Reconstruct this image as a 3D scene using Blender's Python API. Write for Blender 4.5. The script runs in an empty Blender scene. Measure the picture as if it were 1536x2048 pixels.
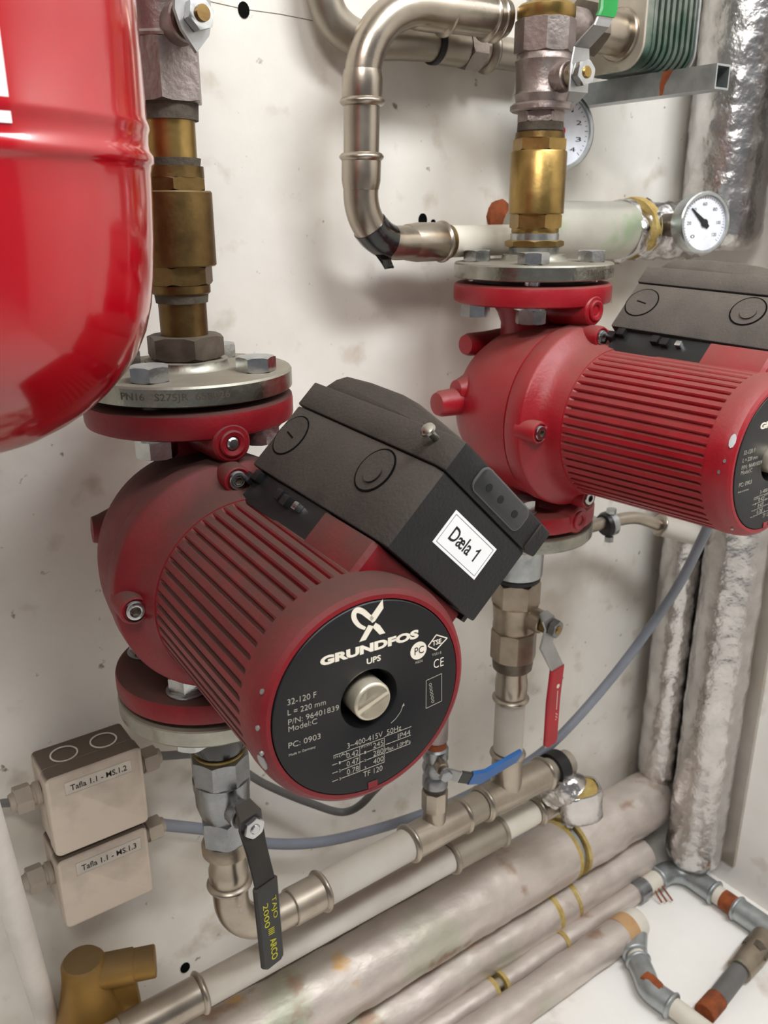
import bpy, bmesh, math, random
from mathutils import Vector as V, Matrix, noise as mnoise
random.seed(7)
PI = math.pi
C = bpy.context.scene
COL = C.collection

# ------------------------------------------------------------------ camera
FPX = 1698.7
YAW, PITCH, ROLL = .6197, .3361, .0038
CAM = V((-.2256, -.5443, .2236))
cy, sy, cp, sp = math.cos(YAW), math.sin(YAW), math.cos(PITCH), math.sin(PITCH)
FWD = V((sy*cp, cy*cp, -sp)); RIGHT0 = V((cy, -sy, 0)); DOWN0 = FWD.cross(RIGHT0)
RIGHT = RIGHT0*math.cos(ROLL) + DOWN0*math.sin(ROLL)
DOWN = -RIGHT0*math.sin(ROLL) + DOWN0*math.cos(ROLL)
cd = bpy.data.cameras.new('camera'); cam = bpy.data.objects.new('camera', cd); COL.objects.link(cam)
cam.matrix_world = Matrix(((RIGHT.x, -DOWN.x, -FWD.x, CAM.x), (RIGHT.y, -DOWN.y, -FWD.y, CAM.y), (RIGHT.z, -DOWN.z, -FWD.z, CAM.z), (0, 0, 0, 1)))
cd.sensor_fit = 'VERTICAL'; cd.sensor_height = 36; cd.lens = FPX/2048*36
cd.clip_start = .01; cd.clip_end = 50
cd.dof.use_dof = True; cd.dof.focus_distance = .52; cd.dof.aperture_fstop = 16
C.camera = cam

# ------------------------------------------------------------------ world, lights, exposure
w = bpy.data.worlds.new('room_air'); C.world = w; w.use_nodes = True
w.node_tree.nodes['Background'].inputs[0].default_value = (.98, .98, 1, 1)
w.node_tree.nodes['Background'].inputs[1].default_value = .27
C.view_settings.view_transform = 'Standard'; C.view_settings.look = 'None'
C.view_settings.gamma = 1; C.view_settings.use_curve_mapping = False
C.view_settings.exposure = -.38
def area(name, loc, target, sx, sy_, power, col):
    l = bpy.data.lights.new(name, 'AREA'); l.shape = 'RECTANGLE'; l.size = sx; l.size_y = sy_; l.energy = power; l.color = col
    o = bpy.data.objects.new(name, l); COL.objects.link(o); o.location = loc
    o.rotation_euler = (V(target)-V(loc)).to_track_quat('-Z', 'Y').to_euler()
    return o
area('fluorescent_lamp', (-.50, -.85, 1.00), (.35, .05, -.15), .45, .14, 12, (1, .97, .92))
area('fluorescent_lamp', (.42, -.85, 1.20), (.6, 0, -.3), .9, .2, 30, (.93, .97, 1))

# ------------------------------------------------------------------ pixel -> point helpers
def ray(x, y): return RIGHT*((x-768)/FPX) + DOWN*((y-1024)/FPX) + FWD
def PY(x, y, Y): d = ray(x, y); return CAM + d*((Y-CAM.y)/d.y)
def PZ(x, y, Z): d = ray(x, y); return CAM + d*((Z-CAM.z)/d.z)
def PX(x, y, X): d = ray(x, y); return CAM + d*((X-CAM.x)/d.x)

# ------------------------------------------------------------------ materials
def lin(c): return tuple(((v/255)/12.92 if v/255 <= .04045 else ((v/255+.055)/1.055)**2.4) for v in c)+(1,)
DUST = lin((98, 86, 72))
def mat(name, c1, c2=None, scale=40, rough=.5, metal=0, bump=0, bscale=60, dust=0, dustc=None, coat=0, spec=.5, rvar=.1, blotch=None, trans=0, stretch=None, dz0=.25):
    m = bpy.data.materials.new(name); m.use_nodes = True; nt = m.node_tree; N = nt.nodes; L = nt.links
    b = N['Principled BSDF']; b.inputs['Metallic'].default_value = metal
    b.inputs['Coat Weight'].default_value = coat; b.inputs['Coat Roughness'].default_value = .08
    b.inputs['Specular IOR Level'].default_value = spec; b.inputs['Transmission Weight'].default_value = trans
    tc = N.new('ShaderNodeTexCoord'); src = tc.outputs['Object']
    if stretch:
        mp = N.new('ShaderNodeMapping'); mp.inputs['Scale'].default_value = stretch; L.new(src, mp.inputs[0]); src = mp.outputs[0]
    nz = N.new('ShaderNodeTexNoise'); nz.inputs['Scale'].default_value = scale; nz.inputs['Detail'].default_value = 5; nz.inputs['Roughness'].default_value = .62
    L.new(src, nz.inputs['Vector'])
    c1 = c1 if len(c1) == 4 else lin(c1); c2 = (c2 if len(c2) == 4 else lin(c2)) if c2 else tuple(v*.82 for v in c1[:3])+(1,)
    r = N.new('ShaderNodeValToRGB'); r.color_ramp.elements[0].position = .35; r.color_ramp.elements[1].position = .65
    r.color_ramp.elements[0].color = c2; r.color_ramp.elements[1].color = c1
    L.new(nz.outputs[0], r.inputs[0]); colr = r.outputs[0]
    mr = N.new('ShaderNodeMapRange'); mr.inputs[3].default_value = max(0, rough-rvar); mr.inputs[4].default_value = min(1, rough+rvar)
    L.new(nz.outputs[0], mr.inputs[0]); ro = mr.outputs[0]
    def mix(fac, a, bb):
        x = N.new('ShaderNodeMix'); x.data_type = 'RGBA'; L.new(fac, x.inputs[0])
        L.new(a, x.inputs[6]); x.inputs[7].default_value = bb; return x.outputs[2]
    if blotch:                      # (colour, scale, lo, hi) irregular stains
        for bc, bs, lo, hi in (blotch if isinstance(blotch, list) else [blotch]):
            n2 = N.new('ShaderNodeTexNoise'); n2.inputs['Scale'].default_value = bs; n2.inputs['Detail'].default_value = 4
            L.new(tc.outputs['Object'], n2.inputs['Vector'])
            q = N.new('ShaderNodeMapRange'); q.inputs[1].default_value = lo; q.inputs[2].default_value = hi; L.new(n2.outputs[0], q.inputs[0])
            colr = mix(q.outputs[0], colr, bc if len(bc) == 4 else lin(bc))
    if dust:
        g = N.new('ShaderNodeNewGeometry'); sx = N.new('ShaderNodeSeparateXYZ'); L.new(g.outputs['Normal'], sx.inputs[0])
        n3 = N.new('ShaderNodeTexNoise'); n3.inputs['Scale'].default_value = 55; n3.inputs['Detail'].default_value = 6; L.new(tc.outputs['Object'], n3.inputs['Vector'])
        a = N.new('ShaderNodeMath'); a.operation = 'MULTIPLY_ADD'; a.inputs[1].default_value = .5; L.new(n3.outputs[0], a.inputs[0]); L.new(sx.outputs[2], a.inputs[2])
        q = N.new('ShaderNodeMapRange'); q.inputs[1].default_value = dz0; q.inputs[2].default_value = dz0+.85; q.inputs[4].default_value = dust; L.new(a.outputs[0], q.inputs[0])
        colr = mix(q.outputs[0], colr, dustc or DUST)
        z = N.new('ShaderNodeMix'); L.new(q.outputs[0], z.inputs[0]); L.new(ro, z.inputs[2]); z.inputs[3].default_value = .95; ro = z.outputs[0]
        if metal:
            z2 = N.new('ShaderNodeMix'); L.new(q.outputs[0], z2.inputs[0]); z2.inputs[2].default_value = metal; z2.inputs[3].default_value = 0; L.new(z2.outputs[0], b.inputs['Metallic'])
    L.new(colr, b.inputs['Base Color']); L.new(ro, b.inputs['Roughness'])
    if bump:
        n4 = N.new('ShaderNodeTexNoise'); n4.inputs['Scale'].default_value = bscale; n4.inputs['Detail'].default_value = 6; L.new(src, n4.inputs['Vector'])
        bp = N.new('ShaderNodeBump'); bp.inputs['Strength'].default_value = min(1, bump); bp.inputs['Distance'].default_value = .002
        L.new(n4.outputs[0], bp.inputs['Height']); L.new(bp.outputs[0], b.inputs['Normal'])
    return m
M = {}
M['wall'] = mat('wall_paint', (227, 222, 214), (215, 209, 200), 7, .6, bump=.25, bscale=45, spec=.35, rvar=.08,
                blotch=[((192, 182, 168), 6, .54, .74), ((190, 179, 164), 24, .60, .76), ((140, 128, 112), 75, .67, .73)])
M['wall2'] = mat('wall_paint_side', (240, 237, 232), (230, 224, 217), 5, .6, bump=.25, bscale=30, spec=.35, blotch=((190, 172, 158), 14, .62, .8))
M['ceil'] = mat('ceiling_paint', (215, 215, 210), rough=.9)
M['floor'] = mat('floor_concrete', (120, 118, 112), rough=.8, bump=.2)
M['red'] = mat('red_enamel_dusty', (124, 15, 26), (108, 12, 21), 30, .42, bump=.12, bscale=350, dust=.88, dustc=lin((62, 46, 39)), spec=.4, dz0=.36)
M['red2'] = mat('red_enamel', (150, 18, 32), (136, 15, 27), 30, .36, bump=.12, bscale=350, dust=.62, dustc=lin((108, 84, 74)), spec=.5, dz0=.5)
M['tank'] = mat('red_gloss_lacquer', (168, 0, 20), (156, 0, 16), 12, .14, bump=.06, bscale=30, coat=.8, spec=.6, rvar=.05, blotch=((120, 96, 80), 60, .735, .75))
M['blackbox'] = mat('black_plastic_dusty', (27, 25, 25), (21, 20, 20), 60, .5, bump=.25, bscale=500, dust=.85, dustc=lin((68, 60, 52)), dz0=.42)
M['blackbox2'] = mat('black_plastic_pale_dust', (44, 41, 39), (37, 35, 33), 60, .6, bump=.25, bscale=500, dust=.8, dustc=lin((108, 99, 90)), dz0=.42)
M['plate'] = mat('black_plate', (24, 24, 26), (20, 20, 22), 40, .42, bump=.05, spec=.35)
M['black'] = mat('black_rubber', (16, 16, 17), rough=.45)
M['dark'] = mat('dark_void', (6, 6, 6), rough=.9, spec=.1)
M['tape'] = mat('black_tape', (12, 12, 13), rough=.22, bump=.4, bscale=60, coat=.4)
M['window'] = mat('smoked_window', (48, 48, 49), (40, 40, 41), 20, .15, spec=.6)
M['windim'] = mat('window_rim', (80, 80, 80), rough=.3)
M['ink'] = mat('black_ink', (18, 18, 18), rough=.7)
M['white'] = mat('white_print', (236, 228, 212), (225, 216, 200), 60, .6)
M['thin'] = mat('grey_print', (176, 171, 158), rough=.6)
M['yellowink'] = mat('yellow_print', (190, 186, 50), rough=.6)
M['paper'] = mat('label_paper', (238, 238, 238), (232, 232, 232), 30, .55)
M['paperbox'] = mat('label_paper_dull', (206, 196, 184), rough=.6)
M['zinc'] = mat('zinc_plated', (190, 194, 196), (168, 172, 172), 60, .3, 1, bump=.12, bscale=200, dust=.7, dustc=lin((128, 118, 100)), dz0=.75)
M['zincy'] = mat('yellow_passivated_zinc', (178, 177, 164), (148, 147, 138), 22, .26, 1, bump=.2, bscale=150, dust=.85, dustc=lin((112, 101, 86)), dz0=.5)
M['bolt'] = mat('zinc_bolt', (200, 202, 202), (170, 172, 174), 50, .2, 1, bump=.1, bscale=180, dust=.7, dustc=lin((120, 112, 100)), dz0=.85)
M['galv'] = mat('galvanised_steel', (186, 190, 190), (158, 164, 166), 45, .40, .9, bump=.1, bscale=60, blotch=((176, 84, 34), 22, .68, .72), dust=.5, dz0=.8)
M['stainless'] = mat('stainless_steel', (178, 168, 154), (160, 150, 138), 25, .3, 1, bump=.05, bscale=90, dust=.45, dustc=lin((150, 138, 122)), dz0=.75)
M['stainless_dull'] = mat('stainless_dull', (168, 160, 148), (150, 142, 130), 18, .42, 1, bump=.06, bscale=60, dust=.75, dustc=lin((166, 154, 138)), dz0=.45)
M['greypipe'] = mat('grey_coated_pipe', (196, 190, 180), (182, 174, 164), 12, .5, spec=.4, dust=.6, dustc=lin((168, 156, 140)), dz0=.5)
M['cream'] = mat('white_coated_steel', (214, 208, 194), (204, 196, 182), 20, .5)
M['brass'] = mat('brass', (166, 138, 84), (140, 114, 66), 40, .34, 1, bump=.1, bscale=120, dust=.6, dustc=lin((120, 104, 74)), dz0=.7)
M['brass_old'] = mat('tarnished_brass', (128, 104, 66), (100, 80, 50), 35, .42, 1, bump=.2, bscale=110, dust=.8, dustc=lin((92, 80, 62)), dz0=.6)
M['brasspaint'] = mat('dull_gold_casting', (164, 128, 66), (148, 112, 54), 20, .5, .55, dust=.85, dustc=lin((96, 78, 52)), dz0=.4)
M['iron'] = mat('dirty_iron', (122, 112, 102), (92, 84, 74), 45, .5, .85, bump=.3, bscale=90, dust=.8, dustc=lin((84, 74, 62)), dz0=.6)
M['grime'] = mat('grimy_thread', (86, 78, 66), (62, 55, 46), 60, .9, 0, bump=.8, bscale=160)
M['nickel'] = mat('nickel_valve', (164, 152, 148), (142, 130, 126), 50, .42, .9, bump=.3, bscale=220, dust=.5, dustc=lin((146, 132, 122)), dz0=.75)
M['nickel2'] = mat('bright_nickel', (156, 158, 160), (132, 134, 136), 40, .28, 1, bump=.1, bscale=100, dust=.5, dz0=.75)
M['nickel3'] = mat('aged_nickel', (168, 156, 140), (142, 128, 112), 26, .36, .9, bump=.2, bscale=100, blotch=((150, 176, 160), 34, .7, .76))
M['foil'] = mat('aluminium_foil', (214, 211, 209), (190, 187, 185), 30, .24, 1, bump=1, bscale=80, rvar=.1)
M['foilflat'] = mat('aluminium_foil_tape', (204, 199, 192), (190, 183, 175), 14, .42, .8, bump=.5, bscale=26, blotch=((196, 186, 172), 8, .5, .62))
M['jacket'] = mat('insulation_jacket', (212, 200, 192), (192, 180, 172), 22, .36, .5, bump=1, bscale=46, rvar=.16, stretch=(.6, 1, 1),
                  blotch=[((176, 178, 158), 9, .56, .70), ((158, 126, 104), 17, .62, .70), ((214, 164, 84), 13, .69, .74)], dust=.35, dustc=lin((182, 170, 156)), dz0=.6)
M['jacketg'] = mat('insulation_jacket_green', (188, 186, 172), (176, 172, 162), 12, .42, .4, bump=.4, bscale=40, blotch=((158, 172, 142), 22, .52, .66))
M['foam'] = mat('yellow_foam', (188, 166, 104), (160, 132, 70), 60, .9, bump=.6, bscale=200)
M['pvcbox'] = mat('cream_plastic_box', (216, 200, 184), (210, 194, 178), 10, .5, dust=.95, dustc=lin((72, 60, 50)), dz0=.2)
M['gland'] = mat('grey_gland', (176, 164, 150), (166, 154, 140), 20, .5, dust=.8, dustc=lin((110, 100, 88)), dz0=.5)
M['cable'] = mat('grey_cable', (128, 132, 142), (118, 122, 132), 30, .45)
M['cabled'] = mat('dark_grey_cable', (102, 100, 98), (92, 90, 88), 30, .5)
M['levblack'] = mat('black_lever', (30, 29, 29), (24, 23, 23), 60, .4, dust=.5, bump=.1, dz0=.4)
M['levred'] = mat('red_sleeve', (176, 26, 40), rough=.4)
M['levblue'] = mat('blue_sleeve', (40, 104, 176), rough=.4)
M['levgreen'] = mat('green_sleeve', (10, 140, 58), rough=.35)
M['steelplate'] = mat('steel_lever', (176, 176, 176), (160, 160, 160), 40, .4, .9)
M['dial'] = mat('dial_white', (226, 228, 236), rough=.4, coat=.6)
M['redink'] = mat('red_ink', (200, 24, 40), rough=.5)
M['rust'] = mat('rust', (150, 74, 32), (104, 52, 24), 60, .85, bump=.5, bscale=120)
M['hx'] = mat('heat_exchanger_steel', (150, 156, 148), (116, 128, 120), 30, .35, .9, bump=.2, bscale=60, blotch=((78, 104, 90), 16, .5, .66))
M['hxport'] = mat('heat_exchanger_plate', (196, 190, 176), (180, 172, 158), 20, .4, .7, blotch=((150, 150, 126), 24, .6, .7))
M['conduit'] = mat('white_conduit', (224, 216, 208), (212, 204, 196), 24, .45)

M['plug'] = mat('plug_metal', (222, 212, 192), (204, 194, 174), 80, .34, .7, bump=.1)
M['crack'] = mat('crack_shadow', (132, 122, 108), rough=.9)
# ------------------------------------------------------------------ mesh helpers
def frame(origin, zdir, xhint=None):
    z = V(zdir).normalized(); x = V(xhint) if xhint is not None else (V((1, 0, 0)) if abs(z.x) < .9 else V((0, 1, 0)))
    x = (x - z*x.dot(z)).normalized(); y = z.cross(x)
    return Matrix(((x.x, y.x, z.x, origin[0]), (x.y, y.y, z.y, origin[1]), (x.z, y.z, z.z, origin[2]), (0, 0, 0, 1)))
T = Matrix.Translation
I4 = Matrix.Identity(4)
def nb(): return bmesh.new()
def skin(bm, rings, closed_ring=True, cap=True):
    vs = [[bm.verts.new(p) for p in r] for r in rings]
    for a, b in zip(vs, vs[1:]):
        n = len(a)
        for i in range(n if closed_ring else n-1):
            try: bm.faces.new((a[i], a[(i+1) % n], b[(i+1) % n], b[i]))
            except ValueError: pass
    if cap:
        for r in (vs[0][::-1], vs[-1]):
            try: bm.faces.new(r)
            except ValueError: pass
    return bm
def lathe(bm, prof, m=I4, seg=48, a0=0.0, cap=True):
    rings = []
    for r, z in prof:
        r = max(r, 1e-5)
        rings.append([m @ V((r*math.cos(a0+2*PI*i/seg), r*math.sin(a0+2*PI*i/seg), z)) for i in range(seg)])
    return skin(bm, rings, cap=cap)
def hexa(bm, r, z0, z1, m=I4, ch=.06, a0=.3, n=6):
    c = r*ch
    k = 5
    # chamfered hexagon: top and bottom edges rounded by a cone like a real nut
    def ring(rr, z, cut):
        out = []
        for i in range(n):
            p = V((rr*math.cos(a0+2*PI*i/n), rr*math.sin(a0+2*PI*i/n), 0)); q = V((rr*math.cos(a0+2*PI*(i+1)/n), rr*math.sin(a0+2*PI*(i+1)/n), 0))
            for j in range(k-1):
                s = p.lerp(q, j/(k-1)); ex = max(0, s.length - r*.9)
                out.append(m @ V((s.x, s.y, z - cut*ex*.55)))
        return out
    s = 1 if z1 > z0 else -1
    return skin(bm, [ring(r*.86, z0, 0), ring(r, z0, -s), ring(r, z1, s), ring(r*.86, z1, 0)])
def poly(bm, pts, z0, z1, m=I4, bev=0):
    if not bev: return skin(bm, [[m @ V((x, y, z0)) for x, y in pts], [m @ V((x, y, z1)) for x, y in pts]])
    cx = sum(p[0] for p in pts)/len(pts); cyy = sum(p[1] for p in pts)/len(pts)
    def off(d):
        out = []; n = len(pts)
        for i in range(n):
            p0, p1, p2 = V(pts[i-1]+(0,)) if len(pts[i-1]) == 2 else V(pts[i-1]), V((pts[i][0], pts[i][1], 0)), V((pts[(i+1) % n][0], pts[(i+1) % n][1], 0))
            e1 = (p1-p0).normalized(); e2 = (p2-p1).normalized(); n1 = V((-e1.y, e1.x, 0)); n2 = V((-e2.y, e2.x, 0))
            b = (n1+n2); b = b/ max(.2, b.length_squared) * 2
            out.append(p1 + b*d*.999)
        return out
    area2 = sum(pts[i][0]*pts[(i+1) % len(pts)][1]-pts[(i+1) % len(pts)][0]*pts[i][1] for i in range(len(pts)))
    s = 1 if area2 > 0 else -1
    R = []
    for d, z in ((bev, z0), (bev*.3, z0+bev*.3), (0, z0+bev), (0, z1-bev), (bev*.3, z1-bev*.3), (bev, z1)):
        R.append([m @ V((p.x, p.y, z)) for p in off(d*s)])
    return skin(bm, R)
def box(bm, sx, sy_, sz, m=I4, bev=.0):
    a, b = sx/2, sy_/2
    return poly(bm, [(-a, -b), (a, -b), (a, b), (-a, b)], -sz/2, sz/2, m, bev)
def rrect(wd, ht, r, n=6, cx=0, cyy=0):
    out = []
    for qx, qy, a in ((1, 1, 0), (-1, 1, 90), (-1, -1, 180), (1, -1, 270)):
        for i in range(n+1):
            t = math.radians(a+90*i/n); out.append((cx+qx*(wd/2-r)+r*math.cos(t), cyy+qy*(ht/2-r)+r*math.sin(t)))
    return out
def fillet(pts, rad, n=8):
    pts = [V(p) for p in pts]; out = [pts[0]]
    for i in range(1, len(pts)-1):
        p, a, b = pts[i], pts[i-1], pts[i+1]; r = rad[i-1] if isinstance(rad, (list, tuple)) else rad
        u = (a-p).normalized(); v = (b-p).normalized(); ang = u.angle(v)
        if ang > PI-.01: out.append(p); continue
        d = min(r/math.tan(ang/2), (a-p).length*.98, (b-p).length*.98); rr = d*math.tan(ang/2)
        c = p + (u+v).normalized()*(rr/math.sin(ang/2)); s, e = p+u*d-c, p+v*d-c
        for k in range(n+1): out.append(c + s.normalized().slerp(e.normalized(), k/n).normalized()*rr)
    return out + [pts[-1]]
def smooth(pts, n=8):
    pts = [V(p) for p in pts]; P = [pts[0]*2-pts[1]]+pts+[pts[-1]*2-pts[-2]]; out = []
    for i in range(1, len(P)-2):
        for k in range(n):
            t = k/n; a, b, c, d = P[i-1], P[i], P[i+1], P[i+2]
            out.append(.5*((2*b)+(c-a)*t+(2*a-5*b+4*c-d)*t*t+(-a+3*b-3*c+d)*t**3))
    return out+[pts[-1]]
def tube(bm, pts, r, seg=24, cap=True, wob=0, ws=40, seed=0):
    pts = [V(p) for p in pts]; n = len(pts); rings = []
    t = (pts[1]-pts[0]).normalized(); x = t.orthogonal().normalized()
    for i, p in enumerate(pts):
        t = (pts[min(i+1, n-1)]-pts[max(i-1, 0)]).normalized(); x = (x-t*x.dot(t)).normalized(); y = t.cross(x)
        rr = r[i] if isinstance(r, (list, tuple)) else r; ring = []
        for k in range(seg):
            d = x*math.cos(2*PI*k/seg)+y*math.sin(2*PI*k/seg); q = p+d*rr
            if wob: q += d*wob*(mnoise.noise(q*ws+V((seed, 0, 0)))+.5*mnoise.noise(q*ws*2.3+V((0, seed, 0))))
            ring.append(q)
        rings.append(ring)
    return skin(bm, rings, cap=cap)
def along(p, q, n): p, q = V(p), V(q); return [p.lerp(q, i/n) for i in range(n+1)]
def bead(bm, p, d, r, wd=.006, h=.0025, seg=36):  # rounded press bead around a pipe
    pr = [(r*.9, -wd*.55)]+[(r+h*math.sin(PI*i/8), -wd/2+wd*i/8) for i in range(9)]+[(r*.9, wd*.55)]
    return lathe(bm, pr, frame(p, d), seg)
def strip(bm, pts, wdir, wd, th, m=I4):           # flat bar along a polyline
    pts = [V(p) for p in pts]; n = len(pts); wdir = V(wdir).normalized(); rings = []
    for i, p in enumerate(pts):
        t = (pts[min(i+1, n-1)]-pts[max(i-1, 0)]).normalized(); h = t.cross(wdir).normalized()
        w_ = wd[i] if isinstance(wd, (list, tuple)) else wd; a = wdir*w_/2; b = h*th/2; c = min(th, w_)*.3
        ca, cb = wdir*c, h*c
        rings.append([m @ q for q in (p+a+b-ca, p+a+b-cb, p+a-b+cb, p+a-b-ca, p-a-b+ca, p-a-b+cb, p-a+b-cb, p-a+b+ca)])
    return skin(bm, rings)
SMOOTH = 35
def wmat(o):
    m = o.matrix_basis.copy() if False else Matrix.Translation(o.location) @ o.rotation_euler.to_matrix().to_4x4()
    return wmat(o.parent) @ m if o.parent else m
def obj(name, bm, m, parent=None, local=False, label=None, smoothing=SMOOTH, stuff=False):
    if parent is not None and not local: bm.transform(wmat(parent).inverted())
    bmesh.ops.recalc_face_normals(bm, faces=bm.faces)
    me = bpy.data.meshes.new(name); bm.to_mesh(me); bm.free(); me.materials.append(M[m])
    for p in me.polygons: p.use_smooth = True
    me.set_sharp_from_angle(angle=math.radians(smoothing))
    o = bpy.data.objects.new(name, me); COL.objects.link(o); o.parent = parent
    if label: o['label'] = label
    if stuff: o['kind'] = 'stuff'
    return o
def thing(name, label, cat, loc=(0, 0, 0), rz=0, group=None):
    o = bpy.data.objects.new(name, None); COL.objects.link(o); o.location = loc; o.rotation_euler = (0, 0, rz)
    o.empty_display_size = .02; o['label'] = label; o['category'] = cat
    if group: o['group'] = group
    return o
def struct(o): o['kind'] = 'structure'; return o
def text(name, s, m, wd, ht, material, parent, local=False, bold=0, shear=0, depth=.0001, spacing=1, cyl=None, label=None):
    cu = bpy.data.curves.new(name, 'FONT'); cu.body = s; cu.size = 1; cu.extrude = 0; cu.offset = bold; cu.shear = shear; cu.space_character = spacing
    cu.resolution_u = 3
    to = bpy.data.objects.new('tmp', cu); me = bpy.data.meshes.new_from_object(to); bpy.data.objects.remove(to)
    bm = nb(); bm.from_mesh(me); bpy.data.meshes.remove(me); bpy.data.curves.remove(cu)
    xs = [v.co.x for v in bm.verts]; ys = [v.co.y for v in bm.verts]; x0, x1, y0, y1 = min(xs), max(xs), min(ys), max(ys)
    kx = wd/(x1-x0); ky = ht/(y1-y0)
    r = bmesh.ops.extrude_face_region(bm, geom=bm.faces[:]); up = set(g for g in r['geom'] if isinstance(g, bmesh.types.BMVert))
    for v in bm.verts:
        x = (v.co.x-x0)*kx; y = (v.co.y-y0)*ky; z = depth if v in up else 0
        if cyl:                       # (radius, start angle, z0): wrap around a vertical cylinder
            R, a, zz = cyl; v.co = V(((R+z)*math.cos(a+x/R), (R+z)*math.sin(a+x/R), zz+y))
        else: v.co = m @ V((x, y, z))
    if cyl: bm.transform(m)
    return obj(name, bm, material, parent, local, label)

# ------------------------------------------------------------------ the setting
WALL_Y, WALL_X, FLOOR_Z = .12, .735, -.680
def slab(name, lo, hi, m):
    bm = nb(); lo, hi = V(lo), V(hi); box(bm, *(hi-lo), m=T((lo+hi)/2)); return struct(obj(name, bm, m))
wall = slab('wall_back', (-1.8, WALL_Y, FLOOR_Z), (WALL_X+.2, WALL_Y+.1, 1.6), 'wall')
wallr = slab('wall_right', (WALL_X, -1.4, FLOOR_Z), (WALL_X+.1, WALL_Y, 1.6), 'wall2')
slab('floor', (-1.8, -2.6, FLOOR_Z-.1), (WALL_X+.2, WALL_Y+.1, FLOOR_Z), 'wall2')
slab('ceiling', (-1.8, -2.6, 1.6), (WALL_X+.2, WALL_Y+.1, 1.7), 'ceil')
for px, py, r in ((487, 20, .0048), (370, 1935, .0052), (845, 440, .005), (866, 446, .0028)):   # flat dark discs painting the shade inside drill holes, ragged rims
    bm = nb(); p = PY(px, py, WALL_Y); pts = []
    for i in range(14):
        a = 2*PI*i/14; rr = r*(1+.35*mnoise.noise(V((px+i, py, 0)))); pts.append((rr*math.cos(a), rr*1.2*math.sin(a)))
    poly(bm, pts, -.0004, .0008, frame(p, (0, -1, 0), (1, 0, 0)))
    obj('hole_shade_disc', bm, 'dark', wall)
bm = nb(); tube(bm, [PY(390, -4, WALL_Y-.0002), PY(487, 18, WALL_Y-.0002), PY(560, 28, WALL_Y-.0002), PY(640, 44, WALL_Y-.0002)], .00025, 6); obj('hairline_crack', bm, 'crack', wall)

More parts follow.
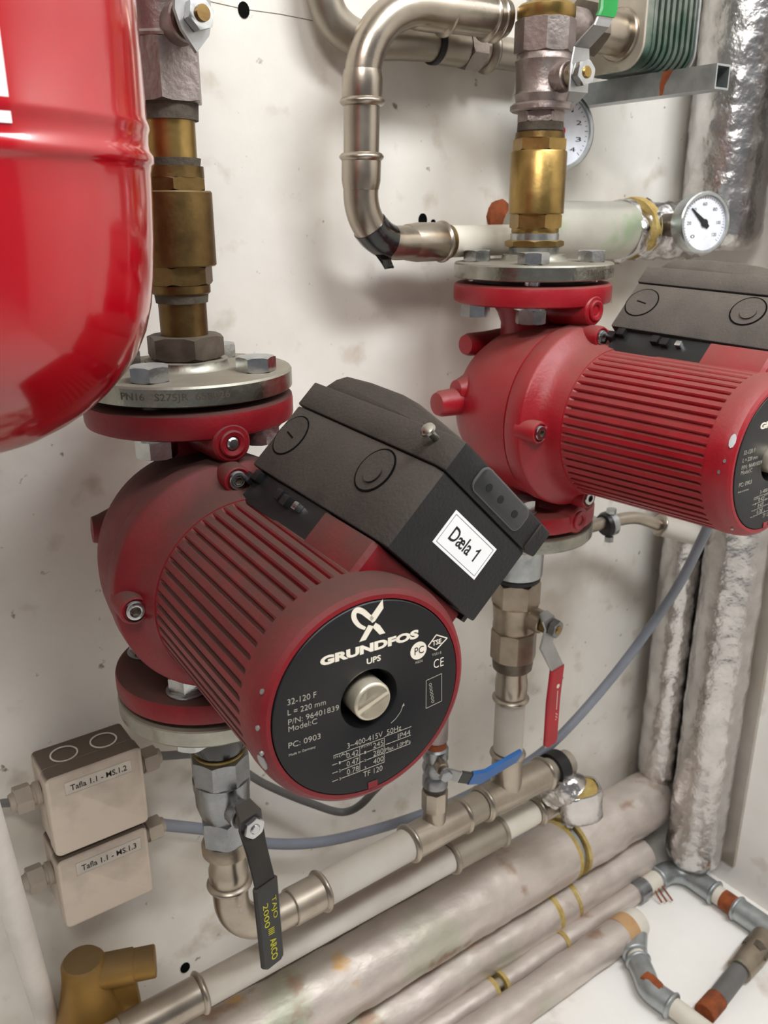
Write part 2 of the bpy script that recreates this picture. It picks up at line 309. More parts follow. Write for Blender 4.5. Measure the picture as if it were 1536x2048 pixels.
# ------------------------------------------------------------------ pumps
AX = -.003
def fr(d=0, u=0, z=0): return frame((u, -d, z), (0, -1, 0), (1, 0, 0))   # z axis = outward; x = u ; y = up?
S2 = math.sqrt(.5)
def boxframe():   # columns: W, d(outward), U  -> local coords of the pump
    return Matrix(((S2, 0, S2, 0), (0, -1, 0, 0), (-S2, 0, S2, 0), (0, 0, 0, 1)))
def uz(): return Matrix(((1, 0, 0, 0), (0, 0, -1, 0), (0, 1, 0, 0), (0, 0, 0, 1)))  # (u, z_up, outward) -> local
def make_pump(name, label, loc, yaw, red, bb, first):
    t = thing(name, label, 'pump', loc, yaw, 'circulation pumps')
    U = uz(); L = dict(local=True)
    # --- volute housing: bowl, necks, both flanges with plug lugs, two cast stubs: one casting
    bm = nb(); A = U @ T((0, AX, 0))
    lathe(bm, [(0, -.046), (.03, -.046), (.046, -.043), (.058, -.034), (.067, -.02), (.073, -.004), (.0765, .014), (.078, .03), (.078, .0455), (.074, .047)], A, 72)
    for s in (1, -1):
        lathe(bm, [(.0265, .03*s), (.0265, .074*s), (.030, .083*s), (.036, .092*s), (.0665, .0922*s), (.0692, .0935*s), (.070, .096*s), (.070, .1055*s), (.0695, .108*s), (.067, .1095*s), (.045, .11*s), (.044, .1125*s), (.02, .1125*s)], I4, 72)
        a = math.radians(-88.5); d = V((math.cos(a), math.sin(a), 0)); z = .0895*s if s > 0 else -.0985
        lathe(bm, [(.0, .03), (.0150, .03), (.0140, .06), (.0125, .069), (.011, .0705), (0, .0705)], frame((0, 0, z), d), 32)
        lathe(bm, [(.0086, .07), (.0086, .0718), (.0075, .0724), (.0050, .0716), (.0044, .0700), (0, .0700)], frame((0, 0, z), d), 28)
    if first:
        b2 = nb(); a = math.radians(-88.5); d = V((math.cos(a), math.sin(a), 0)); lathe(b2, [(0, .069), (.0040, .069), (.0040, .0718), (.0030, .0726), (0, .0728)], frame((0, 0, .0895), d), 16); obj('plug_screw', b2, 'bolt', t, **L)
    # cast stubs on the left side of the bowl
    for (u0, y0, z0), (u1, y1, z1), r0, r1 in () if first else (((-.04, .020, .006), (-.0975, .026, .006), .020, .0118), ((.012, .045, .050), (-.046, .045, .052), .014, .0105)):
        lathe(bm, [(0, 0), (r0, 0), (r1*1.08, .03), (r1, .053), (r1*.85, .0575), (0, .0585)], frame((u0+.008, y0, z0), (u1-u0, y1-y0, z1-z0)), 32)
    lathe(bm, [(0, 0), (.016, 0), (.0105, .012), (.009, .0165), (0, .0175)], frame((-.054, .020, .016), (-.9, .1, .05)), 24)
    obj('volute_housing', bm, red, t, **L)
    # --- motor flange
    bm = nb()
    lathe(bm, [(.05, .0462), (.0755, .0462), (.0785, .0475), (.0797, .050), (.0797, .0635), (.0793, .0650), (.0780, .0662), (.0735, .0705), (.0700, .0738), (.0674, .0775), (.0654, .0825), (.0642, .0880), (.0633, .0945), (.05, .095)], A, 96)
    for k in range(4):
        a = math.radians(90*k); p = A @ V((.0712*math.cos(a), .0712*math.sin(a), .060))
        lathe(bm, [(0, 0), (.0098, 0), (.0096, .0185), (.0088, .0208), (.0078, .0212), (.0068, .0195), (0, .0195)], frame(p, (0, -1, 0)), 28)
    obj('motor_flange', bm, red, t, **L)
    for k in range(4):
        a = math.radians(90*k); p = A @ V((.0712*math.cos(a), .0712*math.sin(a), .0785))
        bm = nb(); lathe(bm, [(0, -.004), (.006, -.004), (.0061, .0028), (.0056, .0038), (.0038, .0042), (.0032, .0040), (.0030, .0015), (0, .0015)], frame(p, (0, -1, 0)), 24)
        s = obj('cap_screw', bm, 'bolt', t, **L)
        bm = nb(); lathe(bm, [(0, .0014), (.0030, .0014), (.0030, .0041), (.0027, .0041), (.0027, .0019), (0, .0019)], frame(p, (0, -1, 0)), 6)
        obj('hex_socket', bm, 'iron', s, local=True)
    # --- ribbed motor body
    bm = nb(); NF = 54; rings = []
    def R(d): return .0627-.0022*(d-.09)/.135
    stat = [(.088, 0), (.0955, 0), (.0985, 1), (.150, 1), (.205, 1), (.2185, 1), (.2215, 0), (.2265, 0)]
    for d, g in stat:
        ring = []
        for i in range(NF):
            for fa, dr in ((0, 0), (.52, -.0001), (.66, .0008), (.76, .0028), (.92, .0024)):
                a = 2*PI*(i+fa)/NF; r = R(d)-dr*g; ring.append(A @ V((r*math.cos(a), r*math.sin(a), d)))
        rings.append(ring)
    skin(bm, rings)
    lathe(bm, [(.04, .222), (.0611, .2225), (.0608, .230), (.0598, .2355), (.0578, .2395), (.0555, .2412), (.0533, .2414), (.0530, .2404), (.0528, .222)], A, 96, cap=False)
    obj('motor_body', bm, red, t, smoothing=24, **L)
    # --- name plate with a dished centre
    bm = nb(); lathe(bm, [(.0526, .2395), (.0526, .2415), (.0522, .2419), (.0176, .2419), (.0162, .2412), (.0152, .2385), (.0146, .2340), (.0144, .2285)], A, 96, cap=False)
    pl = obj('name_plate', bm, 'plate', t, **L)
    bm = nb(); lathe(bm, [(0, .2284), (.0146, .2284), (.0146, .2290), (0, .2290)], A, 32); obj('plate_recess', bm, 'dark', t, **L)
    # slotted vent plug
    bm = nb(); r0 = .0100
    lathe(bm, [(0, .230), (r0, .230), (r0+.0004, .232), (r0+.0004, .2440), (r0, .2448), (.0090, .2454)], A, 48)
    for s in (1, -1):
        pts = [(.0090*math.cos(math.radians(a)), s*max(.0008, .0090*math.sin(math.radians(a)))) for a in range(4, 177, 8)]
        poly(bm, pts, .2443, .2454, A @ Matrix.Rotation(math.radians(20), 4, 'Z'))
    vp = obj('vent_plug', bm, 'plug', t, label='bright slotted metal vent plug', **L)
    bm = nb(); box(bm, .0178, .0016, .0006, A @ Matrix.Rotation(math.radians(20), 4, 'Z') @ T((0, 0, .2446))); obj('slot', bm, 'dark', vp, local=True)
    bm = nb(); box(bm, .0055, .0035, .0009, A @ T((.001, -.0505, .2420))); obj('notch', bm, red, pl, local=True)
    # --- printing on the plate
    F = U @ T((0, 0, .2419))
    def tx(s, x, y, wd, ht, m='thin', rot=0, **k):
        if m == 'thin' and 'bold' not in k: k['bold'] = -.012
        return text('lettering', s, F @ T((x/1000, y/1000, 0)) @ Matrix.Rotation(math.radians(rot), 4, 'Z'), wd/1000, ht/1000, m, pl, True, **k)
    tx('GRUNDFOS', -26.8, 23.2, 55.4, 4.9, 'white', bold=.055)
    bm = nb(); 
    def flat(pts): poly(bm, [(x/1000, y/1000) for x, y in pts], 0, .0001, F)
    # emblem: hooked band crossing a raised bar, drawn as separate strokes
    arc = [(-2.2, 36.6), (-5.6, 39.2), (-8.0, 43.0), (-8.2, 46.2), (-6.4, 47.4), (-3.6, 46.0), (-.5, 42.8), (1.9, 40.2)]
    arcs = smooth([(x, y, 0) for x, y in arc], 5); wv = lambda f: .8+.65*math.sin(min(1, f)*PI*.9)
    for i in range(len(arcs)-1):
        a, b = arcs[i], arcs[i+1]
        n0 = V((-(arcs[min(i+1, len(arcs)-1)]-arcs[max(0, i-1)]).y, (arcs[min(i+1, len(arcs)-1)]-arcs[max(0, i-1)]).x, 0)).normalized()*wv(i/len(arcs))
        j = i+1; e = arcs[min(j+1, len(arcs)-1)]-arcs[j-1]; n1 = V((-e.y, e.x, 0)).normalized()*wv(j/len(arcs))
        flat([(a+n0)[:2], (b+n1)[:2], (b-n1)[:2], (a-n0)[:2]])
    flat([(.2, 41.5), (7.6, 49.6), (8.0, 44.8), (3.2, 39.2), (1.6, 38.6)])
    flat([(-5.6, 30.4), (-2.0, 30.5), (2.6, 36.6), (-.4, 38.0)])
    flat([(3.6, 38.2), (6.0, 36.2), (9.0, 31.2), (5.8, 31.2), (1.9, 36.2)])
    obj('emblem', bm, 'white', pl, local=True)
    tx('UPS', -1.6, 16.9, 8.0, 3.2, 'white', bold=.02)
    tx('32-120 F', -44.4, 8.0, 15, 3.1, rot=-1.5); tx('L = 220 mm', -44.5, 2.6, 20, 2.9, rot=-1.5); tx('P/N: 96401839', -44.5, -2.6, 27, 2.9, rot=-1.5)
    tx('Model:C', -44.5, -6.4, 15, 2.9, rot=-1.5); tx('PC: 0903', -44.9, -15.4, 17, 3.0, rot=-1.5); tx('Made in Germany', -44.9, -20.2, 14.2, 1.7, rot=-1)
    tx('3~400-415V  50Hz', -13.3, -27.0, 31.7, 3.0)
    tx('In(A)', -21, -30.4, 7.5, 1.7); tx('P1(W)', -5.2, -30.2, 6.0, 1.7)
    for i, (a, b) in enumerate((('0.42', '245'), ('0.47', '280'), ('0.78', '400'))):
        tx(a, -13.8, -32.6-4.8*i, 6.8, 3.0); tx(b, 1.6, -32.2-4.8*i, 6.0, 3.0)
        tx(str(i+1), -18.2, -34.2-4.8*i, .9, 1.5); tx(str(i+1), -3.6, -33.6-4.6*i, .9, 1.5)
    tx('IP44', 16.4, -31.8, 7.6, 3.0); tx('Max. 1,0MPa', 8.8, -37.2, 15.4, 2.6); tx('TF 120', -4.4, -47.4, 11.4, 3.2)
    bm = nb()
    for x0, y0, x1, y1 in ((-21.2, -28.2, 8, -28.2), (-6.2, -28.2, -6.4, -43), (8.2, -28.2, 8.0, -43), (8.2, -27.6, 24.6, -27.2), (9, -32.6, 24.4, -32.3), (9, -37.7, 24.2, -37.4), (-22, -33.4, -19, -33.4), (-17, -33.4, -6.4, -33.2), (-22, -38.2, -19, -38.2), (-17, -38.2, -6.4, -38), (-22.2, -43, -19, -43), (-17, -43, 8, -42.8), (-6.2, -33, -4, -33), (-2.4, -33, 8.2, -32.8), (-6.2, -37.6, -4, -37.6), (-2.4, -37.6, 8.2, -37.4),
                           (33.6, -2.8, 43.2, -1.6), (43.2, -1.6, 43.6, -18.1), (43.6, -18.1, 33.7, -19.4), (33.7, -19.4, 33.6, -2.8), (12.2, -20.9, 15.2, -19.2), (15.2, -19.2, 18, -16.2), (18, -16.2, 19.4, -13)):
        a, b = V((x0, y0, 0)), V((x1, y1, 0)); n = (b-a).normalized(); n = V((-n.y, n.x, 0))*.13
        flat([(a+n)[:2], (b+n)[:2], (b-n)[:2], (a-n)[:2]])
    flat([(18.7, -13.6), (20.3, -13.2), (19.9, -11.6)])
    for i in range(6):
        c = (36.2+.35*i, -6-2.1*i)
        for k in range(8):
            a0, a1 = 2*PI*k/8, 2*PI*(k+1)/8
            flat([(c[0]+.9*math.cos(a0), c[1]+.9*math.sin(a0)), (c[0]+.9*math.cos(a1), c[1]+.9*math.sin(a1)), (c[0]+.68*math.cos(a1), c[1]+.68*math.sin(a1)), (c[0]+.68*math.cos(a0), c[1]+.68*math.sin(a0))])
    obj('printed_lines', bm, 'thin', pl, local=True)
    bm = nb()   # certification marks: disc, diamond, CE
    flat([(28.6+4.9*math.cos(2*PI*i/28), 16.0+4.9*math.sin(2*PI*i/28)) for i in range(28)])
    for s0, s1 in (((34.4, 16.8), (39.4, 21.9)), ((39.4, 21.9), (46.2, 18.2)), ((46.2, 18.2), (39.4, 13.3)), ((39.4, 13.3), (34.4, 16.8))):
        a, b = V(s0+(0,)), V(s1+(0,)); n = (b-a).normalized(); n = V((-n.y, n.x, 0))*.3
        flat([(a+n)[:2], (b+n)[:2], (b-n)[:2], (a-n)[:2]])
    obj('certification_marks', bm, 'white', pl, local=True)
    F0 = F; F = F @ T((0, 0, .0001)); tx('PC', 26.2, 14.0, 5.6, 4.2, 'plate', bold=.0); F = F0
    tx('TSE', 37.0, 16.2, 5.6, 2.9, 'white', bold=.02); tx('TS515', 36.9, 10.3, 5.8, 1.3); tx('AB56', 26.6, 8.9, 4.6, 1.4); tx('CE', 38.1, 2.8, 6.2, 5.0, 'white', spacing=1.1, bold=-.01)
    # paint chips on the rim
    for ang, d in (((198, .2372), (178, .239), (160, .2385), (192, .239)) if first else ((158, .238), (172, .2365), (180, .234), (232, .237))):
        a = math.radians(ang); r = .0600 if d < .236 else (.0595 if d < .238 else .0588); p = A @ V((r*math.cos(a), r*math.sin(a), d)); bm = nb()
        pts = [((.0020+.0011*mnoise.noise(V((ang, i, 0))))*math.cos(2*PI*i/9)*(2.6 if ang in (198, 158) else .7), (.0020+.0011*mnoise.noise(V((i, ang, 0))))*math.sin(2*PI*i/9)*(1.1 if ang in (198, 158) else .5)) for i in range(9)]
        poly(bm, pts, -.0010, .0004, frame(p, (math.cos(a), -.45 if d >= .236 else -.15, math.sin(a)), (-math.sin(a), 0, math.cos(a))))
        obj('paint_chip', bm, 'steelplate', t, label='bare grey metal chip in the red paint', **L)
    # --- terminal box, turned 45 degrees about the motor axis
    Bx = boxframe()      # local (W, d, U)
    poly_b = [(-.0472, .081), (.0408, .081), (.0405, .229), (.0395, .230), (-.0370, .230), (-.0400, .224), (-.0405, .214)]
    bm = nb(); poly(bm, poly_b, .0620, .1092, Bx, .0012)
    # the second, stepped side wall at the right end
    poly(bm, [(.0395, .10), (.0425, .10), (.0425, .222), (.0395, .222)], .0590, .1088, Bx, .0006)
    tb = obj('terminal_box', bm, bb, t, **L)
    bm = nb(); poly(bm, [(-.0482, .0802), (.0418, .0802), (.0418, .2312), (-.0382, .2312), (-.0412, .2245), (-.0418, .2145)], .1096, .1275, Bx, .0010)
    poly(bm, [(.036, .185), (.0450, .185), (.0450, .2325), (.036, .2325)], .1100, .1270, Bx, .0012)
    # raised plateau, sloping down at the back and front
    Bs = Bx @ Matrix(((0, 0, 1, 0), (1, 0, 0, 0), (0, 1, 0, 0), (0, 0, 0, 1)))  # (d, U, W)
    b3 = nb(); Is = Matrix(((0, 0, 1, 0), (1, 0, 0, 0), (0, 1, 0, 0), (0, 0, 0, 1)))
    poly(b3, [(.088, .124), (.0885, .1275), (.094, .1352), (.102, .1398), (.128, .1412), (.160, .1408), (.178, .1388), (.206, .1330), (.2305, .1276), (.2305, .124)], -.0440, .0400, Is, .0022)
    for v in b3.verts:
        if v.co.x < 0: v.co.x = v.co.x-.0022+.0504*(v.co.y-.081)+(.0008 if v.co.y > .2 else 0)
    b3.transform(Bx); tm = bpy.data.meshes.new('tmp'); b3.to_mesh(tm); b3.free(); bm.from_mesh(tm); bpy.data.meshes.remove(tm)
    obj('box_lid', bm, bb, tb, local=True)
    # side face frame (K): x = outward, y = U, z = normal towards the upper left
    kd = V((.0504, 1, 0)).normalized(); kn = V((-1, .0504, 0)).normalized()
    K = Bx @ Matrix(((kd.x, 0, kn.x, -.0472), (kd.y, 0, kn.y, .081), (0, 1, kn.z, 0), (0, 0, 0, 1)))
    def ringK(cx, cyy, r0, r1, z0, z1, m, nm, par):
        b = nb(); lathe(b, [(r0, z0), (r1, z0), (r1, z1), (r0, z1)] if r0 > 0 else [(0, z0), (r1, z0), (r1, z1), (0, z1)], K @ T((cx-.081, cyy, 0)), 40); return obj(nm, b, m, par, local=True)
    ko = ringK(.0955, .0895, .0138, .0146, -.001, .0003, 'dark', 'knockout_groove', tb)
    ringK(.0955, .0895, 0, .0136, -.001, .0006, bb, 'knockout_disc', tb)
    b = nb(); box(b, .0095, .0010, .0004, K @ T((.0145, .0895, .0007)) @ Matrix.Rotation(math.radians(-12), 4, 'Z')); obj('slot', b, 'dark', ko, local=True)
    ringK(.187, .0935, .0128, .0138, -.001, .0005, 'dark', 'knockout_groove', tb)
    ringK(.187, .0935, .0100, .0127, -.001, .0007, bb, 'gland_collar', tb)
    ringK(.187, .0935, 0, .0099, -.001, .0006, 'dark', 'gland_hole', tb)
    ringK(.1885, .0915, 0, .0060, -.001, .0020, bb, 'gland_plug', tb)
    # screws
    b = nb(); kk = K @ T((.2139-.081, .1222, 0)); lathe(b, [(0, -.002), (.0019, -.002), (.0019, .0085), (.0042, .0085), (.0040, .0100), (.0026, .0112), (0, .0116)], kk, 20); obj('lid_screw', b, 'zincy', tb, local=True)
    b = nb(); lathe(b, [(0, -.002), (.0022, -.002), (.0022, .003), (.0018, .0042), (0, .0046)], Bx @ frame((.0450, .225, .1215), (1, .3, 0)), 16); obj('lid_screw', b, 'zincy', tb, local=True)
    # indicator window in the lid front
    FF = Bx @ Matrix(((1, 0, 0, 0), (0, 0, 1, .2312), (0, 1, 0, 0), (0, 0, 0, 1)))     # (W, U, outward)
    b = nb(); poly(b, rrect(.0452, .0152, .005, 5, .0022, .1198), -.002, .0010, FF, .0004); wi = obj('window_rim', b, 'windim', tb, local=True)
    b = nb(); poly(b, rrect(.0434, .0134, .004, 5, .0022, .1198), .0005, .0013, FF, .0003); obj('indicator_window', b, 'window', wi, local=True)
    b = nb()
    for x in (-.010, .001, .015): poly(b, [(x+.0022*math.cos(2*PI*i/12), .1195+.0022*math.sin(2*PI*i/12)) for i in range(12)], .0013, .0015, FF)
    obj('indicator_dots', b, 'black', wi, local=True)
    # lower dark base and the red pad that carry the box
    b = nb(); poly(b, [(-.0435, .088), (.034, .088), (.034, .176), (-.0405, .176)], .040, .0620, Bx, .001)
    for w0, d0, uu in ((-.043, .086, .054), (-.0435, .094, .0575), (-.0425, .128, .055), (-.042, .137, .054)):
        box(b, .009, .007, .007, Bx @ T((w0, d0, uu)), .001)
    obj('terminal_base', b, 'black', t, **L)
    b = nb(); box(b, .004, .005, .005, Bx @ T((-.0435, .149, .0545)), .0008); obj('earth_clip', b, 'bolt', t, **L)
    b = nb(); poly(b, [(-.0415, .173), (.034, .173), (.034, .2235), (-.0375, .2235), (-.0400, .221)], .0400, .0612, Bx, .0012)
    obj('box_pad', b, red, t, **L)
    if first:
        b = nb(); b.transform(I4); F2 = FF @ T((0, 0, -.0012))
        poly(b, [(-.0167, .0792), (.0218, .0792), (.0218, .0996), (-.0167, .0996)], -.0005, .0003, F2)
        lb = obj('label_sticker', b, 'paper', tb, local=True, label='white sticker reading Dæla 1')
        text('lettering', 'Dæla', F2 @ T((-.0102, .0857, .0003)), .0176, .0080, 'ink', lb, True, bold=.012)
        b = nb(); poly(b, [(.0122, .0857), (.0132, .0857), (.0132, .0936), (.0125, .0936), (.0118, .0925), (.0106, .0917), (.0106, .0908), (.0122, .0916)], .0003, .0004, F2); obj('lettering', b, 'ink', lb, local=True)
        b = nb()
        for x0, y0, sx, sy_ in ((.00255, .0808, .0352, .0002), (.00255, .0980, .0352, .0002), (-.01505, .0894, .0002, .0172), (.02015, .0894, .0002, .0172)):
            box(b, sx, sy_, .0001, F2 @ T((x0, y0, .00034)))
        obj('border_line', b, 'ink', lb, local=True)
    return t
P1 = V((0, 0, 0)); P2 = V((.3396, .0179, .0575))
pump1 = make_pump('circulation_pump', 'dusty dark red circulation pump, white Dæla 1 sticker on its black terminal box', P1, -.076, 'red', 'blackbox', True)
pump2 = make_pump('circulation_pump', 'brighter red circulation pump on the right, cut by the photo edge, no sticker', P2, .0535, 'red2', 'blackbox2', False)

# ------------------------------------------------------------------ steel flanges with their bolts
def steel_flange(base, s, label, a0, txt, grp='zinc steel flanges on the pumps'):
    t = thing('pipe_flange', label, 'flange', tuple(base+V((0, 0, .1138*s))), 0, grp); Bm = T(base)
    bm = nb(); lathe(bm, [(.02, .1138*s), (.069, .1138*s), (.070, .1146*s), (.070, .1252*s), (.069, .1266*s), (.034, .1272*s), (.030, .1276*s), (.0285, .1290*s), (.0275, .1330*s), (.0215, .1334*s), (.018, .1334*s)], Bm, 96)
    obj('flange_disc', bm, 'zincy', t)
    bm = nb(); lathe(bm, [(.02, .1096*s), (.052, .1096*s), (.052, .1139*s), (.02, .1139*s)], Bm, 48); obj('gasket', bm, 'black', t)
    for k in range(4):
        a = math.radians(a0+90*k); p = base+V((.05*math.cos(a), .05*math.sin(a), 0)); m = T(p)
        bm = nb(); h0, h1 = sorted((.1270, .1365)); hexa(bm, .0132, h0*s, h1*s, m, a0=a+.5); obj('bolt_head', bm, 'bolt', t)
        bm = nb(); lathe(bm, [(0, .080*s), (.0074, .080*s), (.0074, .127*s), (0, .127*s)], m, 20); sh = obj('bolt_shank', bm, 'bolt', t)
        bm = nb(); hexa(bm, .0134, .0905*s, .0785*s, m, a0=a+.2); obj('nut', bm, 'bolt', t)
        bm = nb(); lathe(bm, [(.007, .0905*s), (.0150, .0905*s), (.0150, .0922*s), (.007, .0922*s)], m, 28); obj('washer', bm, 'bolt', t)
    if txt:
        z = .1172 if s > 0 else -.1232
        a = math.radians(txt[1]); text('embossed_lettering', txt[0], Bm, txt[2], .0058, 'iron', t, bold=.01, depth=.0003, cyl=(.0699, a, z))  # letters in darker iron: relief shading put into their colour
    return t
steel_flange(P1, 1, 'zinc flange with stamped rim above the dusty pump, partly hidden by the red tank', -140, ('PN16   S275JR  658026', -148, .068))
steel_flange(P1, -1, 'zinc steel flange bolted under the dusty pump above the black-levered valve', -133, None)
steel_flange(P2, 1, 'zinc steel flange with three bolt heads above the brighter red pump', -135, ('PN16 S275JR 1587', -95, .055))
steel_flange(P2, -1, 'zinc steel flange under the brighter red pump, half hidden by the terminal box', -135, None)

# ------------------------------------------------------------------ vertical fittings
def lat(t, name, m, x, y, prof, seg=48, label=None):
    bm = nb(); lathe(bm, [(0, prof[0][1])]+prof+[(0, prof[-1][1])], T((x, y, 0)), seg); return obj(name, bm, m, t, label=label)
def hx(t, name, m, x, y, r, z0, z1, a0=.3, n=6, label=None):
    bm = nb(); hexa(bm, r, z0, z1, T((x, y, 0)), a0=a0, n=n); return obj(name, bm, m, t, label=label)
def cyl2(t, name, m, p, q, r, seg=32, ch=.001, label=None):
    p, q = V(p), V(q); l = (q-p).length; bm = nb(); lathe(bm, [(0, 0), (r-ch, 0), (r, ch), (r, l-ch), (r-ch, l), (0, l)], frame(p, q-p), seg); return obj(name, bm, m, t, label=label)
def hex2(t, name, m, p, d, r, l, a0=.3, label=None):
    bm = nb(); hexa(bm, r, 0, l, frame(p, d), a0=a0); return obj(name, bm, m, t, label=label)
# column above pump 1
t = thing('ball_valve', 'dull nickel ball valve at the top left beside the red tank', 'valve', (0, 0, .288), 0, 'ball valves')
lat(t, 'valve_body', 'nickel', 0, 0, [(.0225, .3225), (.0232, .3240), (.0222, .3255), (.0228, .335), (.0236, .345), (.0236, .365), (.0225, .380), (.0225, .400), (.0238, .404), (.0238, .44)])
hx(t, 'valve_hex', 'nickel', 0, 0, .0242, .2885, .3228, a0=.05)
sp_ = PY(418, 20, -.052); s0 = V((0, 0, sp_.z-.004)); dd = (sp_-s0).normalized()
cyl2(t, 'stem_boss', 'nickel', s0+dd*.01, s0+dd*.030, .0118); cyl2(t, 'packing_nut', 'brass_old', s0+dd*.030, s0+dd*.037, .0085)
bm = nb(); side = dd.cross(V((0, 0, 1))).normalized(); up = side.cross(dd)
poly(bm, [(x_, y_) for x_, y_ in ((-.0095, .06), (-.0105, 0), (-.008, -.009), (.001, -.0185), (.010, -.0075), (.0135, .002), (.012, .012), (.004, .02), (.003, .06))], 0, .0025, Matrix(((side.x, 0, dd.x, (s0+dd*.037).x), (side.y, 0, dd.y, (s0+dd*.037).y), (side.z, 1, dd.z, (s0+dd*.037).z), (0, 0, 0, 1)))); obj('lever_plate', bm, 'steelplate', t)
n_ = hex2(t, 'stem_nut', 'bolt', s0+dd*.0395, dd, .0088, .006); bm = nb(); lathe(bm, [(0, 0), (.0046, 0), (.0044, .0024), (0, .0026)], frame(s0+dd*.0450, dd), 20); obj('stem_end', bm, 'brass_old', n_)
t = thing('check_valve', 'tarnished brass check valve in the left riser between tank and dusty pump', 'valve', (0, 0, .134), 0, 'brass check valves')
lat(t, 'upper_thread', 'grime', 0, 0, [(.0188, .279), (.0194, .2885)])
lat(t, 'upper_tube', 'brass', 0, 0, [(.0163, .2565), (.0165, .2795)])
lat(t, 'thread_seal', 'grime', 0, 0, [(.0178, .2525), (.0186, .2575)])
lat(t, 'shoulder', 'brass_old', 0, 0, [(.0200, .2462), (.0198, .2528)])
hx(t, 'upper_hex', 'brass_old', 0, 0, .0222, .2382, .2465, a0=.15)
lat(t, 'valve_body', 'brass_old', 0, 0, [(.0232, .1930), (.0240, .1938), (.0240, .2375), (.0232, .2385)])
hx(t, 'lower_hex', 'brass_old', 0, 0, .0220, .1815, .1932, a0=-.1)
lat(t, 'lower_collar', 'brass_old', 0, 0, [(.0182, .1755), (.0190, .1765), (.0190, .1812)])
lat(t, 'lower_thread', 'grime', 0, 0, [(.0168, .1700), (.0175, .1757)])
lat(t, 'lower_tube', 'brass_old', 0, 0, [(.0155, .147), (.0156, .1702)])
t = thing('hex_union', 'dark dirty iron hexagon union seated on the left steel flange', 'fitting', (0, 0, .1334))
hx(t, 'union_hex', 'iron', 0, 0, .0262, .1345, .1490, a0=.35)
lat(t, 'union_neck', 'iron', 0, 0, [(.0205, .1330), (.0218, .1338), (.0218, .1352)])
# column above pump 2
X2, Y2 = P2.x, P2.y
t = thing('ball_valve', 'pinkish nickel ball valve with green lever above the right pump', 'valve', (X2, Y2, .2965), 0, 'ball valves')
lat(t, 'top_nut', 'brass', X2, Y2, [(.0225, .3730), (.0238, .3750), (.0238, .3820), (.0215, .3840)])
lat(t, 'pipe_stub', 'zinc', X2, Y2, [(.0165, .384), (.0165, .44)])
hx(t, 'upper_hex', 'nickel', X2, Y2, .0250, .3480, .3735, a0=.05, n=8)
lat(t, 'valve_body', 'nickel', X2, Y2, [(.0215, .3110), (.0225, .3160), (.0232, .3180), (.0220, .3200), (.0224, .3300), (.0228, .3400), (.0238, .3430), (.0225, .3450), (.0222, .3485)])
lat(t, 'lower_collar', 'nickel', X2, Y2, [(.0245, .3050), (.0262, .3062), (.0262, .3095), (.0235, .3115)])
hx(t, 'lower_hex', 'nickel', X2, Y2, .0195, .2965, .3052, a0=.2)
nut = PY(1183, 142, -.038); s0 = V((X2, Y2, nut.z-.001)); dd = (nut-s0).normalized()
cyl2(t, 'stem_boss', 'nickel', s0+dd*.012, s0+dd*.033, .0115); cyl2(t, 'packing_nut', 'nickel3', s0+dd*.033, s0+dd*.041, .0088)
n_ = hex2(t, 'stem_nut', 'bolt', s0+dd*.044, dd, .0098, .007); cyl2(n_, 'stem_end', 'brass', s0+dd*.050, s0+dd*.0525, .0046)
wd = dd.cross(V((0, 0, 1))).normalized()*-1
L0 = s0+dd*.0425; lp = [L0+V((0, 0, -.019))-dd*.006, L0+V((0, 0, -.013)), L0+V((0, 0, .006)), L0+V((.0006, 0, .019)), PY(1203, 50, -.048), PY(1216, 20, -.0490), PY(1222, -60, -.0490)]
bm = nb(); strip(bm, lp, wd, [.013, .0205, .0205, .0165, .0160, .0160, .0160], .0024); obj('lever', bm, 'steelplate', t)
bm = nb(); strip(bm, [lp[4].lerp(lp[5], .55), lp[5], lp[6]], wd, .0178, .0048); obj('lever_sleeve', bm, 'levgreen', t, label='green lever sleeve')
t = thing('check_valve', 'bright brass check valve above the right pump', 'valve', (X2, Y2, .1965), 0, 'brass check valves')
lat(t, 'thread_hemp', 'grime', X2, Y2, [(.0185, .2890), (.0196, .2905), (.0192, .2970)])
lat(t, 'upper_collar', 'brass_old', X2, Y2, [(.0210, .2845), (.0206, .2892)])
hx(t, 'upper_hex', 'brass', X2, Y2, .0226, .2745, .2850, a0=.1)
lat(t, 'valve_body', 'brass', X2, Y2, [(.0230, .2240), (.0239, .2250), (.0239, .2735), (.0230, .2748)])
hx(t, 'lower_hex', 'brass', X2, Y2, .0228, .2120, .2245, a0=.1)
lat(t, 'lower_collar', 'brass', X2, Y2, [(.0200, .2080), (.0206, .2090), (.0206, .2124)])
lat(t, 'sealing_ring', 'zinc', X2, Y2, [(.0210, .2022), (.0213, .2082)])
hx(t, 'base_ring', 'brass', X2, Y2, .0258, .1965, .2028, a0=.0, n=8)
lat(t, 'base_neck', 'zinc', X2, Y2, [(.0212, .1908), (.0222, .1966)])
